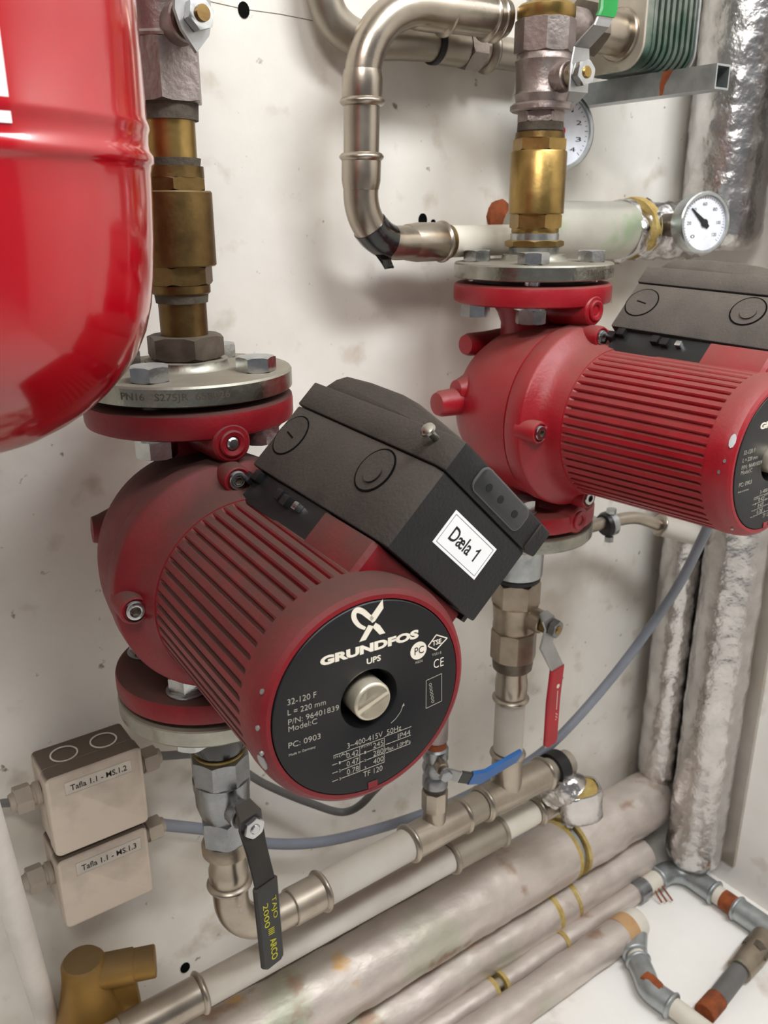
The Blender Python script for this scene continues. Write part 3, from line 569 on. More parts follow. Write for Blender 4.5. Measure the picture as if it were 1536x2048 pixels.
# column below pump 1: valve with black lever
x0, y0 = .001, .0
t = thing('ball_valve', 'bright nickel ball valve with long black lever under the dusty pump', 'valve', (x0, y0, -.262), 0, 'ball valves')
lat(t, 'black_tape_band', 'tape', x0, y0, [(.0195, -.1755), (.0232, -.165), (.0235, -.150), (.0215, -.1335)])
lat(t, 'sealing_paste', 'foam', x0, y0, [(.0190, -.1790), (.0212, -.1750)])
hx(t, 'upper_hex', 'nickel2', x0, y0, .0236, -.2015, -.1780, a0=.1, n=8)
lat(t, 'valve_body', 'nickel2', x0, y0, [(.0170, -.2390), (.0195, -.2330), (.0218, -.2240), (.0220, -.2130), (.0228, -.2090), (.0230, -.2010)])
hx(t, 'lower_hex', 'nickel2', x0, y0, .0205, -.2610, -.2370, a0=.2)
lat(t, 'lower_nut', 'nickel3', x0, y0, [(.0190, -.2740), (.0205, -.2728), (.0205, -.2655), (.0185, -.2612)])
nut = PY(508, 1656, -.046); s0 = V((x0, y0, nut.z+.001)); dd = (nut-s0).normalized()
cyl2(t, 'stem_boss', 'nickel2', s0+dd*.010, s0+dd*.030, .0105); cyl2(t, 'packing_nut', 'iron', s0+dd*.030, s0+dd*.040, .0078)
n_ = hex2(t, 'stem_nut', 'bolt', s0+dd*.0425, dd, .0090, .0055); cyl2(n_, 'stem_end', 'bolt', s0+dd*.0475, s0+dd*.0492, .0042)
wd = V((.97, .16, .05)).normalized()
L0 = s0+dd*.041; lp = [PY(484, 1605, -.035), PY(500, 1632, -.0445), L0, PY(512, 1695, -.047), PY(522, 1735, -.054), PY(532, 1775, -.0565), PY(545, 1925, -.0575)]
bm = nb(); strip(bm, lp[:6]+[lp[5].lerp(lp[6], .3)], wd, [.014, .0210, .0220, .0190, .0185, .0190, .0190], .0026); obj('lever', bm, 'levblack', t)
e0, e1 = lp[4].lerp(lp[5], .8), lp[6]
bm = nb(); strip(bm, [e0-(e1-e0)*.01, e0, e0.lerp(e1, .5), e0.lerp(e1, .97), e1], wd, [.0190, .0225, .0220, .0215, .0165], .0056); sl = obj('lever_sleeve', bm, 'levblack', t)
ld = (e1-e0).normalized(); ln = ld.cross(wd).normalized(); ln = ln if ln.y < 0 else -ln; yy = ln.cross(ld)
TF = Matrix(((ld.x, yy.x, ln.x, e0.x), (ld.y, yy.y, ln.y, e0.y), (ld.z, yy.z, ln.z, e0.z), (0, 0, 0, 1)))
LS = (e1-e0).length
text('lettering', 'TAJO', TF @ T((.17*LS, .0018, .0030)), .27*LS, .0054, 'yellowink', sl)
text('lettering', '2000', TF @ T((.20*LS, -.0060, .0030)), .29*LS, .0050, 'yellowink', sl)
text('lettering', 'ARCO', TF @ T((.66*LS, -.0024, .0030)), .27*LS, .0062, 'yellowink', sl, bold=.02)
bm = nb()
for i in range(4): poly(bm, [(.52*LS+.0018*i, -.0030), (.52*LS+.0008+.0018*i, -.0030), (.52*LS+.0016+.0018*i, .0028), (.52*LS+.0008+.0018*i, .0028)], .0030, .0031, TF)
obj('printed_mark', bm, 'yellowink', sl)
# column below pump 2: valve with red lever
t = thing('ball_valve', 'aged nickel ball valve with verdigris stains and red lever under the right pump', 'valve', (X2, Y2, -.222), 0, 'ball valves')
lat(t, 'zinc_collar', 'zinc', X2, Y2, [(.0215, -.1180), (.0250, -.1165), (.0255, -.0950), (.0240, -.0755)])
lat(t, 'rubber_ring', 'black', X2, Y2, [(.0222, -.1235), (.0235, -.1222), (.0235, -.1190), (.022, -.1178)])
hx(t, 'upper_hex', 'nickel3', X2, Y2, .0245, -.1500, -.1238, a0=.25)
lat(t, 'valve_body', 'nickel3', X2, Y2, [(.0212, -.1785), (.0225, -.1745), (.0218, -.1690), (.0224, -.1600), (.0228, -.1540), (.0235, -.1495)])
hx(t, 'lower_hex', 'nickel3', X2, Y2, .0238, -.2110, -.1780, a0=.2, n=8)
lat(t, 'lower_nut', 'iron', X2, Y2, [(.0190, -.2240), (.0205, -.2225), (.0212, -.2150), (.0210, -.2108)])
nut = PY(1108, 1256, -.028); s0 = V((X2, Y2, nut.z+.004)); dd = (nut-s0).normalized()
cyl2(t, 'stem_boss', 'nickel3', s0+dd*.012, s0+dd*.034, .0118); cyl2(t, 'packing_nut', 'brass_old', s0+dd*.034, s0+dd*.042, .0090)
n_ = hex2(t, 'stem_nut', 'nickel2', s0+dd*.045, dd, .0095, .007); cyl2(n_, 'stem_end', 'brass', s0+dd*.0512, s0+dd*.0535, .0046)
wd = V((.96, .10, .05)).normalized(); L0 = s0+dd*.0435
lp = [PY(1086, 1225, -.018), PY(1096, 1238, -.0265), L0, PY(1092, 1290, -.027), PY(1114, 1335, -.034), PY(1106, 1400, -.0345), PY(1100, 1488, -.0345)]
bm = nb(); strip(bm, lp, wd, [.012, .0190, .0200, .0200, .0190, .0180, .0180], .0026); obj('lever', bm, 'steelplate', t)
bm = nb(); strip(bm, [lp[4], lp[5], lp[6]-(lp[6]-lp[5])*.06, lp[6]], wd, [.0200, .0200, .0195, .0150], .0052); sl = obj('lever_sleeve', bm, 'levred', t, label='red lever sleeve')
ld = (lp[6]-lp[5]).normalized(); ln = ld.cross(wd).normalized(); ln = ln if ln.y < 0 else -ln; yy = ln.cross(ld)
TF = Matrix(((ld.x, yy.x, ln.x, lp[4].x), (ld.y, yy.y, ln.y, lp[4].y), (ld.z, yy.z, ln.z, lp[4].z), (0, 0, 0, 1)))
bm = nb(); lathe(bm, [(.0018, .0029), (.0024, .0029), (.0024, .0030), (.0018, .0030)], TF @ T((.020, 0, 0)), 16)
for i in range(13): box(bm, .0011, .0012, .0001, TF @ T((.026+.0017*i, 0, .0029)))
for i in range(5): box(bm, .0011, .0012, .0001, TF @ T((.052+.0017*i, .0016*(i % 2), .0029)))
obj('printed_mark', bm, 'white', sl)

# ------------------------------------------------------------------ riser 2, stainless pipe along the wall, tees
ZU = -.3685
def yU(x): return .0179*max(0, min(1, x/.3396))
def onU(x): return V((x, yU(x), ZU-.011*x/.3396))
t = thing('steel_riser', 'pale coated steel riser between the red-levered valve and the lower stainless tee', 'pipe', (X2, Y2, -.33))
lat(t, 'press_socket', 'stainless', X2, Y2, [(.0160, -.2565), (.0168, -.2545), (.0172, -.2400), (.0160, -.2330), (.0162, -.2240)])
bm = nb(); bead(bm, (X2, Y2, -.2600), (0, 0, 1), .0172); obj('press_bead', bm, 'stainless', t)
lat(t, 'pipe', 'greypipe', X2, Y2, [(.0160, -.3240), (.0160, -.2570)])
t = thing('stainless_pipe_run', 'stainless press pipe rising from the black-levered valve elbow along the wall to the right', 'pipe', tuple(onU(0)))
bm = nb(); tube(bm, fillet([(x0, y0, -.2740), (x0, y0, ZU), onU(.078)], .046, 14), .0150, 32); obj('elbow', bm, 'stainless', t)
lat(t, 'press_socket', 'stainless', x0, y0, [(.0160, -.3035), (.0168, -.3020), (.0166, -.2920), (.0152, -.2880), (.0155, -.2735)])
bm = nb(); bead(bm, (x0, y0, -.3075), (0, 0, 1), .0165, .0065, .0028); obj('press_bead', bm, 'stainless', t)
ux = (onU(.3396)-onU(0)).normalized()
def U_part(name, m, a, b, r): return cyl2(t, name, m, onU(a), onU(b), r)
def U_bead(a, r=.0175): bm = nb(); bead(bm, onU(a), ux, r); obj('press_bead', bm, 'stainless', t)
U_part('press_socket', 'stainless', .058, .094, .0170); U_bead(.092)
U_part('pipe', 'greypipe', .094, .197, .0160)
U_part('tee_body', 'stainless', .197, .275, .0175); U_bead(.200); U_bead(.272)
U_part('pipe', 'stainless_dull', .275, .3000, .0160)
U_part('tee_body', 'stainless', .3000, .402, .0180); U_bead(.3040, .0178); U_bead(.398, .0178)
cyl2(t, 'tee_branch', 'stainless', onU(.3396), (X2, Y2, -.326), .0170); bm = nb(); bead(bm, (X2, Y2, -.3290), (0, 0, 1), .0172); obj('press_bead', bm, 'stainless', t)
U_part('pipe', 'stainless_dull', .402, .440, .0150)
bm = nb(); lathe(bm, [(.0155, 0), (.0195, 0), (.0195, .016), (.0155, .016)], frame(onU(.410), ux), 32); obj('clamp_rubber', bm, 'black', t, label='black rubber-lined clamp')
cyl2(t, 'tee_branch', 'stainless', onU(.2335), onU(.2335)+V((0, 0, .030)), .0120)
# small drain valve with blue lever
xb, yb = .2335, yU(.2335)
t = thing('drain_valve', 'small bright ball valve with blue lever standing on the stainless tee', 'valve', (xb, yb, ZU+.03), 0)
z0 = onU(xb).z+.028
hx(t, 'lower_adapter', 'stainless', xb, yb, .0135, z0, z0+.0230, a0=.25, n=8)
lat(t, 'thread_seal', 'grime', xb, yb, [(.0118, z0+.0225), (.0122, z0+.0275)])
lat(t, 'valve_body', 'nickel2', xb, yb, [(.0118, z0+.0270), (.0130, z0+.0285), (.0128, z0+.0380), (.0112, z0+.0420), (.0135, z0+.0500), (.0112, z0+.0580), (.0128, z0+.0610), (.0128, z0+.0720), (.0110, z0+.0740)])
lat(t, 'upper_thread', 'rust', xb, yb, [(.0108, z0+.0735), (.0108, z0+.0830)])
lat(t, 'upper_nipple', 'nickel', xb, yb, [(.0120, z0+.0825), (.0122, z0+.1100)])
nut = PY(898, 1562, -.022); s0 = V((xb, yb, nut.z+.003)); dd = (nut-s0).normalized()
cyl2(t, 'stem_boss', 'nickel3', s0+dd*.006, s0+dd*.020, .0065); hex2(t, 'stem_nut', 'nickel2', s0+dd*.026, dd, .0062, .005)
L0 = s0+dd*.024
lp = [L0-V((.004, 0, 0)), L0, PY(918, 1553, -.024), PY(940, 1556, -.026), PY(965, 1553, -.028), PY(990, 1538, -.029), PY(1038, 1510, -.029)]
wd = V((.1, -.35, .93)).normalized()
bm = nb(); strip(bm, lp[:4], wd, [.013, .0150, .0150, .0165], .0022); obj('lever', bm, 'steelplate', t)
bm = nb(); strip(bm, [lp[3], lp[4], lp[5], lp[6]-(lp[6]-lp[5])*.06, lp[6]], wd, [.0180, .0200, .0200, .0185, .013], .0045); obj('lever_sleeve', bm, 'levblue', t, label='blue lever sleeve')
bm = nb(); strip(bm, [lp[2].lerp(lp[3], .1), lp[3]], wd, .0165, .0030); obj('lever_grip_end', bm, 'levblack', t)

# lower stainless line
a, b = PY(405, 1985, .028), PY(894, 1723, .028); zL = (a.z+b.z)/2; yL = .030
t = thing('lower_pipe_run', 'grey steel pipe with press fittings running just below and behind the stainless tee line', 'pipe', (a.x, yL, zL))
def Lp(x): return V((x, yL, zL))
def Lpart(n, m, x0_, x1_, r): return cyl2(t, n, m, Lp(x0_), Lp(x1_), r)
xa, xb_, = PY(405, 1985, yL).x, PY(897, 1723, yL).x
Lpart('press_socket', 'stainless', xa-.075, xa, .0165); bm = nb(); bead(bm, Lp(xa-.002), (1, 0, 0), .0170); obj('press_bead', bm, 'stainless', t)
Lpart('pipe', 'greypipe', xa-.001, xb_, .0150)
Lpart('tee_body', 'stainless_dull', xb_, xb_+.078, .0168); bm = nb(); bead(bm, Lp(xb_+.003), (1, 0, 0), .0170); obj('press_bead', bm, 'stainless_dull', t)
bm = nb(); bead(bm, Lp(xb_+.075), (1, 0, 0), .0170); obj('press_bead', bm, 'stainless_dull', t)
Lpart('pipe', 'cream', xb_+.077, xb_+.13, .0145); Lpart('press_socket', 'stainless', xb_+.13, xb_+.175, .0165); bm = nb(); bead(bm, Lp(xb_+.134), (1, 0, 0), .017); obj('press_bead', bm, 'stainless', t)
cyl2(t, 'pipe_end', 'stainless_dull', Lp(xa-.22), Lp(xa-.074), .0150)
bm = nb(); strip(bm, [(.09, .020, ZU-.024), (.27, .028, ZU-.032)], (0, 1, 0), .030, .003); obj('rusty_bar', bm, 'rust', t, label='rusty brown strip between the two pipes')

# foil-wrapped elbow at the end of the stainless line
t = thing('foil_wrapped_elbow', 'elbow wrapped in crumpled bright foil with open yellow foam end', 'insulation', tuple(PY(1150, 1600, .03)))
bm = nb(); tube(bm, smooth([PY(1100, 1590, .022), PY(1118, 1580, .012), PY(1135, 1572, .004), PY(1150, 1585, -.004)], 6), [.0165+.0035*min(1, i/8) for i in range(19)], 28, wob=.003, ws=70, seed=3); obj('foil_wrap', bm, 'foil', t)
FE = frame(PY(1163, 1632, -.004), V((-.10, .10, 1)), (1, -.6, 0)); SW = (.0245, .0175)
def ell(r_, z_): return [FE @ V((SW[0]*r_*math.copysign(abs(math.cos(2*PI*i/28))**.72, math.cos(2*PI*i/28)), SW[1]*r_*math.copysign(abs(math.sin(2*PI*i/28))**.72, math.sin(2*PI*i/28)), z_+.003*math.sin(2*PI*i/28))) for i in range(28)]
bm = nb(); skin(bm, [ell(.80, 0), ell(.97, .002), ell(1, .008), ell(1.02, .016), ell(1, .026), ell(1.03, .036), ell(1, .0400), ell(.88, .0400), ell(.86, .020)])
for v in bm.verts: v.co += V((1, -1, 1))*(.0016*mnoise.noise(v.co*80)+.0007*mnoise.noise(v.co*240))
obj('foil_sleeve', bm, 'foil', t, smoothing=70)
bm = nb(); skin(bm, [ell(.87, .0385), ell(.6, .0385), ell(.52, .020)]); obj('foam_lining', bm, 'foam', t)

# ------------------------------------------------------------------ big insulated pipes along the wall
def ins(label, y, z, r, x0_, x1_, gaps, m='jacket', wob=.0016, seed=0, group='insulated pipes along the wall foot', end=None):
    t = thing('insulated_pipe', label, 'pipe', (x0_, y, z), 0, group)
    cyl2(t, 'inner_pipe', 'stainless_dull', (x0_-.01, y, z), (x1_-.002, y, z), r*.55)
    e = [x0_]+[g for gg in gaps for g in gg]+[x1_]
    for i in range(0, len(e), 2):
        n = max(6, int((e[i+1]-e[i])/.008)); bm = nb(); tube(bm, along((e[i], y, z), (e[i+1], y, z), n), [r*(.985 if k in (0, n) else 1) for k in range(n+1)], 40, wob=wob, ws=24, seed=seed+i)
        for v in bm.verts: v.co += (v.co-V((v.co.x, y, z)))*.025*mnoise.noise(V((v.co.x*60, v.co.y*30, seed)))
        obj('jacket_sleeve', bm, m, t, smoothing=70)
        if i+2 < len(e):
            g = e[i+1]
            bm = nb(); lathe(bm, [(r*.55, 0), (r*.96, 0), (r*1.01, .006), (r*.55, .006)], frame((g, y, z), (1, 0, 0)), 36); obj('foam_edge', bm, 'foam', t)
            g2 = e[i+2]; bm = nb(); lathe(bm, [(r*.55, 0), (r*1.005, 0), (r*1.01, .005), (r*.55, .005)], frame((g2-.005, y, z), (1, 0, 0)), 36); obj('foam_edge', bm, 'foam', t)
    return t
YA = .070; q = PY(906, 1828, YA); gA = PY(1118, 1690, YA).x; zA = q.z
A_ = ins('thickest insulated pipe, stained yellow and brown, with a clamp gap', YA, q.z, .0395, -.10, .692, [(gA, gA+.022)], seed=1)
bm = nb(); lathe(bm, [(.020, 0), (.0345, 0), (.0345, .009), (.020, .009)], frame((gA+.006, YA, q.z), (1, 0, 0)), 36); obj('clamp_band', bm, 'galv', A_)
bm = nb(); hexa(bm, .006, 0, .010, frame((gA+.010, YA-.004, q.z+.034), (0, -.3, 1))); obj('clamp_bolt', bm, 'bolt', A_)
q = PZ(1150, 1790, -.646); YB = q.y; gB = PY(1092, 1830, YB).x
ins('insulated pipe just below the thickest one, with two foam edges', YB, q.z, .0272, -.02, .650, [(gB, gB+.008), (gB+.038, gB+.041)], seed=9)
q = PZ(1150, 1866, -.665); YC = q.y; gC = PY(980, 1985, YC).x
ins('thin insulated pipe with a torn foam gap, beside the brown-taped one', YC, q.z, .0138, .0, .600, [(gC, gC+.022), (gC+.122, gC+.127)], seed=13)
q = PZ(1150, 1932, -.658); YD = q.y; xD = PZ(1278, 1852, -.658).x
D_ = ins('frontmost low insulated pipe on the floor, its end bound with brown paper tape', YD, q.z, .0210, -.02, xD-.03, [], seed=17)
M['papertape'] = mat('brown_paper_tape', (190, 152, 108), (174, 134, 92), 30, .7)
bm = nb(); lathe(bm, [(.012, 0), (.0216, 0), (.0216, .020), (.012, .020)], frame((xD-.034, YD, q.z), (1, 0, 0)), 32); obj('paper_tape', bm, 'papertape', D_)
bm = nb(); lathe(bm, [(.012, 0), (.0205, 0), (.0208, .014), (.018, .020), (.0, .020)], frame((xD-.014, YD, q.z), (1, 0, 0)), 32); obj('end_cap', bm, 'cream', D_)
zD = q.z

# small galvanised pipes on the floor in the corner
zS = -.6625
def bd(t, p_, d_, r_=.0155): b_ = nb(); bead(b_, p_, d_, r_); obj('press_bead', b_, 'galv', t)
t = thing('galvanised_pipe', 'galvanised pipe with bend and rusty joint running out along the foot of the right wall', 'pipe', (.69, 0, zS), 0, 'galvanised pipes on the floor')
y1_ = YC-.003; xS = .688
cyl2(t, 'union', 'nickel2', (.598, y1_, zS), (.618, y1_, zS), .0150)
pts = fillet([(.610, y1_, zS), (xS, y1_, zS), (xS, -.30, zS)], .030, 10)
bm = nb(); tube(bm, pts, .0128, 24); obj('pipe', bm, 'cream', t)
bm = nb(); tube(bm, fillet([(.645, y1_, zS), (xS, y1_, zS), (xS, -.048, zS)], .030, 10), .0152, 24); obj('elbow', bm, 'galv', t)
bd(t, (.646, y1_, zS), (1, 0, 0), .0150); bd(t, (xS, -.048, zS), (0, 1, 0), .0150)
cyl2(t, 'rusty_joint', 'rust', (xS, -.060, zS), (xS, -.080, zS), .0132)
bm = nb(); tube(bm, [(xS, -.080, zS), (xS, -.20, zS)], .0156, 24); obj('press_socket', bm, 'galv', t); bd(t, (xS, -.083, zS), (0, 1, 0), .0152)
for x_, l_ in ((.632, .012), (.640, .0155), (.625, .009)):
    bm = nb(); tube(bm, [(x_, y1_-.011, zS), (x_, y1_-.016-l_, zS-.012)], .0013, 8); obj('copper_drip', bm, 'rust', t)
t = thing('galvanised_pipe', 'rust-streaked galvanised pipe leaving the brown-taped insulation end across the floor', 'pipe', (xD, YD, zS), 0, 'galvanised pipes on the floor')
a, b, c = PZ(1262, 1890, zS), PZ(1302, 1980, zS), PZ(1392, 2048, zS); dTT = (c-b).normalized()
pts = fillet([V((xD-.010, YD-.012, zS)), a.lerp(b, .25), b, c+dTT*.12], .05, 8)
bm = nb(); tube(bm, pts, .0118, 24); obj('pipe', bm, 'cream', t)
cyl2(t, 'press_socket', 'galv', V((xD-.010, YD-.010, zS)), a.lerp(b, .22), .0142); bd(t, a.lerp(b, .20), b-a, .0140)
bm = nb(); tube(bm, smooth([a.lerp(b, .38), a.lerp(b, .7), b, b+dTT*.028], 6), .0142, 24); obj('elbow', bm, 'galv', t)
bd(t, a.lerp(b, .38), b-a, .0140); bd(t, b+dTT*.028, dTT, .0140)
bm = nb(); tube(bm, [b+V((.0035, .012, .004)), b+V((.002, -.004, .0045)), b+V((0, -.014, .003))], .0110, 12, wob=.001, ws=200); obj('rust_patch', bm, 'rust', t)
t = thing('branch_pipe', 'dark branch pipe with rusty nut lying between the two galvanised pipes', 'pipe', tuple(PZ(1440, 1990, zS)))
a, b, c, d = PZ(1530, 1878, zS), PZ(1478, 1942, zS), PZ(1446, 1985, zS), PZ(1408, 2028, zS)
bm = nb(); tube(bm, [a, a.lerp(b, .5), b], [.0165, .0165, .0150], 14, wob=.001, ws=80); obj('threaded_socket', bm, 'nickel3', t)
bm = nb(); hexa(bm, .0185, 0, .012, frame(a.lerp(b, .35), b-a)); obj('socket_nut', bm, 'iron', t)
cyl2(t, 'pipe', 'cabled', b, c.lerp(d, .3), .0118); cyl2(t, 'rusty_nut', 'rust', c.lerp(d, .3), d, .0126)

# vertical foil-wrapped pipes on the right wall
def foilpipe(label, x, y, z0_, z1_, r, seed, cap=True, flatp=None, group='foil insulated risers in the corner'):
    t = thing('foil_insulated_pipe', label, 'pipe', (x, y, z0_), 0, group)
    n = int((z1_-z0_)/.006); bm = nb()
    rr = [r*(1-.25*max(0, 1-k/2.5) if cap else 1) for k in range(n+1)]
    tube(bm, along((x, y, z0_), (x, y, z1_), n), rr, 64, wob=.0013, ws=60, seed=seed)
    for v in bm.verts:      # foil folds
        d = V((v.co.x-x, v.co.y-y, 0)); v.co += d*(.022*mnoise.noise(V((v.co.x*90, v.co.y*90, v.co.z*130)))+.016*mnoise.noise(V((v.co.x*40, seed, v.co.z*260))))
        v.co.x = min(v.co.x, WALL_X-.0005); v.co.y = min(v.co.y, WALL_Y-.0005)
    o = obj('foil_wrap', bm, 'foil', t, smoothing=80)
    if flatp:
        bm = nb(); ya, yb2, th = flatp; n2 = 30; rings = []
        for k in range(n2+1):
            z = z0_+(z1_-z0_)*k/n2; w_ = .0012*mnoise.noise(V((0, ya, z*30)))
            rings.append([V((WALL_X-.0004, ya, z)), V((WALL_X-th+w_, ya, z)), V((WALL_X-th+w_, (ya+yb2)/2, z)), V((WALL_X-th*.5, yb2, z)), V((WALL_X-.0004, yb2, z))])
        skin(bm, rings); obj('foil_flange', bm, 'foilflat', t)
    return t
foilpipe('left of the two foil wrapped risers in the corner below the right pump', .700, .070, zA+.030, -.11, .0300, 11, flatp=(.040, .118, .012))
foilpipe('right of the two foil wrapped risers below the right pump, ending above the galvanised pipe', .694, -.004, -.642, -.11, .0370, 23, flatp=(-.046, .030, .006))
t = foilpipe('large bright foil riser at the upper right behind the round thermometer', .684, .066, .185, .62, .0450, 37, group='upper foil insulated pipes')
foilpipe('darker foil riser at the upper right edge of the photo', .690, -.045, .12, .62, .0350, 41, group='upper foil insulated pipes')
# horizontal insulated pipe with wrinkled foil joint behind the right column
t = thing('insulated_branch', 'pale green-tinged insulated pipe behind the brass column ending in wrinkled foil', 'pipe', (.5, .075, .205))
cA, cB, cC = PY(1020, 478, .078), PY(1245, 465, .078), PY(1345, 462, .078)
zz = (cB.z+cA.z)/2+.004
bm = nb(); tube(bm, along((.385, .080, zz), (cB.x, .080, zz), 20), .0290, 36, wob=.0008, ws=30); obj('jacket_sleeve', bm, 'jacketg', t, smoothing=70)
bm = nb(); tube(bm, along((cB.x-.004, .080, zz), (.66, .080, zz-.002), 18), [.029+.003*math.sin(k*1.9) for k in range(19)], 36, wob=.005, ws=60, seed=8); obj('foil_joint', bm, 'foil', t, smoothing=70)
bm = nb(); g = cB.x+.014; lathe(bm, [(.024, 0), (.0315, .001), (.0320, .012), (.024, .016)], frame((g, .080, zz+.001), (1, .1, .1)), 24)
for v in bm.verts: v.co += V((1, 1, 1))*.0025*mnoise.noise(v.co*70)
obj('foam_patch', bm, M and 'foam', t)

# ------------------------------------------------------------------ stainless loop, upper centre
zl = PY(940, 482, .070).z; yl0, yl1 = .060, .070
t = thing('stainless_loop', 'polished stainless press pipe looping left in the upper centre, black tape on its lower bend', 'pipe', tuple(PY(727, 250, yl0)))
xv = PY(726, 250, .060).x; zt = PY(900, 22, .052).z
top_r = V((X2-.018, .048, zt)); c0 = V((xv, .058, zt)); c1 = V((xv, .066, zl)); e1 = PY(890, 486, yl1); e1.z = zl
p = fillet([top_r, c0, c1, V((e1.x, yl1, zl))], [.055, .040], 18)
bm = nb(); tube(bm, p, .0142, 36); obj('pipe', bm, 'stainless', t)
def zat(yp, Y): return PY(725, yp, Y).z
za, zb, zc, zd = zat(208, .061), zat(140, .061), zat(310, .062), zat(378, .063)
def seg_sock(a, b, r=.0158):
    bm = nb(); l = (V(b)-V(a)).length; lathe(bm, [(.0135, 0), (r*.93, 0), (r, .004), (r, l*.75), (r*.92, l)], frame(a, V(b)-V(a)), 36); obj('press_socket', bm, 'stainless', t)
seg_sock((xv, .0605, za), (xv, .060, zb)); bm = nb(); bead(bm, (xv, .0605, za+.0015), (0, 0, 1), .0155, .006, .0024); obj('press_bead', bm, 'stainless', t)
seg_sock((xv, .0625, zc), (xv, .064, zd)); bm = nb(); bead(bm, (xv, .0625, zc-.0015), (0, 0, 1), .0155, .006, .0024); obj('press_bead', bm, 'stainless', t)
xw0 = PY(825, 486, yl1).x; seg_sock((e1.x, yl1, zl), (xw0-.006, yl1, zl), .0165); bm = nb(); bead(bm, (e1.x-.004, yl1, zl), (1, 0, 0), .0160, .006, .002); obj('press_bead', bm, 'stainless', t)
xt0, xt1 = PY(893, 20, .055).x, PY(975, 30, .052).x
bm = nb(); bead(bm, (xt0, .0565, zt), (1, 0, 0), .0155, .007, .003); obj('press_bead', bm, 'stainless', t); bm = nb(); bead(bm, (xt1, .052, zt), (1, 0, 0), .0155, .007, .003); obj('press_bead', bm, 'stainless', t); bm = nb(); bead(bm, (xt1+.0085, .052, zt), (1, 0, 0), .0155, .007, .003); obj('press_bead', bm, 'stainless', t)
seg_sock((xt0, .0565, zt), (xt0-.035, .0575, zt), .0160)
bm = nb(); lathe(bm, [(.0135, 0), (.0150, .002), (.0150, .04)], frame((xt0-.002, .0565, zt), (1, -.12, 0)), 36); obj('pipe_section', bm, 'stainless_dull', t)
# tape on the lower elbow: pick the centreline points of the bend
ib = [i for i, q in enumerate(p) if (q-c1).length < .030]
bm = nb(); tube(bm, p[ib[0]+5:ib[-1]+1], .0150, 32, wob=.0005, ws=120); tp = obj('black_tape', bm, 'tape', t, label='black tape wrapped round the bend')
q = p[ib[-1]-2]; bm = nb(); strip(bm, [q+V((0, 0, -.012)), q+V((.002, -.003, -.019)), q+V((.006, -.002, -.024))], (1, .2, 0), [.016, .012, .010], .003)
for v in bm.verts: v.co += V((1, 1, 1))*.0015*mnoise.noise(v.co*300)
obj('tape_tail', bm, 'tape', tp)
bm = nb(); tube(bm, [(e1.x-.001, yl1, zl), (.384, yl1+.006, zl)], .0138, 32); obj('white_pipe', bm, 'cream', t, label='white painted pipe section')
bm = nb(); lathe(bm, [(.012, 0), (.0146, 0), (.0146, .003), (.012, .003)], frame((e1.x+.001, yl1, zl), (1, 0, 0)), 32); obj('paste_ring', bm, 'brass_old', t)
# rear pipe bend, close to the wall
t = thing('rear_pipe_bend', 'darker stainless pipe bend behind the loop at the top, close to the wall', 'pipe', tuple(PY(700, 60, .1)))
pp = [PY(638, -90, .098), PY(645, -20, .098), PY(668, 42, .098), PY(722, 80, .098), PY(800, 84, .098), PY(870, 88, .098)]
bm = nb(); tube(bm, smooth(pp, 8), .0140, 32); obj('pipe', bm, 'stainless_dull', t)
pz = pp[-1]
cyl2(t, 'rubber_sleeve', 'black', pz-V((.004, 0, 0)), pz+V((.002, 0, 0)), .0165); cyl2(t, 'press_socket', 'stainless_dull', pz+V((.002, 0, 0)), pz+V((.030, 0, 0)), .0158)
hex2(t, 'union_nut', 'nickel', pz+V((.030, 0, 0)), (1, 0, 0), .0185, .018); cyl2(t, 'outlet', 'stainless_dull', pz+V((.048, 0, 0)), pz+V((.12, 0, 0)), .0135)
bm = nb(); bead(bm, pz+V((.060, 0, 0)), (1, 0, 0), .0150, .010, .004); obj('press_bead', bm, 'stainless_dull', t)
# rusty wall plug behind the white pipe
bm = nb(); q = PY(1000, 432, .118); lathe(bm, [(0, 0), (.016, 0), (.015, .004), (.010, .006), (0, .006)], frame((q.x, WALL_Y, q.z), (0, -1, 0)), 14)
for v in bm.verts: v.co += V((1, 0, 1))*.0015*mnoise.noise(v.co*200)
ro = obj('rust_rosette', bm, 'rust'); ro['label'] = 'rusty brown wall rosette behind the white pipe end and brass column'; ro['category'] = 'rosette'

# ------------------------------------------------------------------ heat exchanger on its channel
XH = .440
t = thing('heat_exchanger', 'greenish ribbed plate heat exchanger resting on the steel channel at the upper right', 'heat exchanger', (XH, .045, .344))
H0 = .3445; HT = .62
Hf = Matrix(((0, 0, 1, XH), (1, 0, 0, .046), (0, 1, 0, H0+HT/2), (0, 0, 0, 1)))   # (y, z, x)
bm = nb(); poly(bm, rrect(.094, HT, .022, 8), 0, .003, Hf, .0006); obj('front_plate', bm, 'hxport', t)
bm = nb(); poly(bm, rrect(.089, HT-.004, .020, 8), .003, .014, Hf); obj('dark_side', bm, 'hx', t)
for k in range(15):
    bm = nb(); poly(bm, rrect(.0905-(k % 2)*.003, HT-.004, .020, 6), .014+k*.0040, .0166+k*.0040, Hf, .0006); obj('plate', bm, 'hx', t)
bm = nb(); poly(bm, rrect(.082, HT-.012, .018, 5), .003, .074, Hf); obj('core', bm, 'dark', t)
bm = nb(); poly(bm, rrect(.093, HT, .020, 8), .0735, .0765, Hf, .0006); obj('back_plate', bm, 'galv', t)
q = PX(1240, 70, XH)
cyl2(t, 'port_collar', 'stainless', (XH-.004, q.y, q.z), (XH+.001, q.y, q.z), .0215)
cyl2(t, 'port_pipe', 'stainless', (XH-.038, q.y, q.z), (XH, q.y, q.z), .0170)
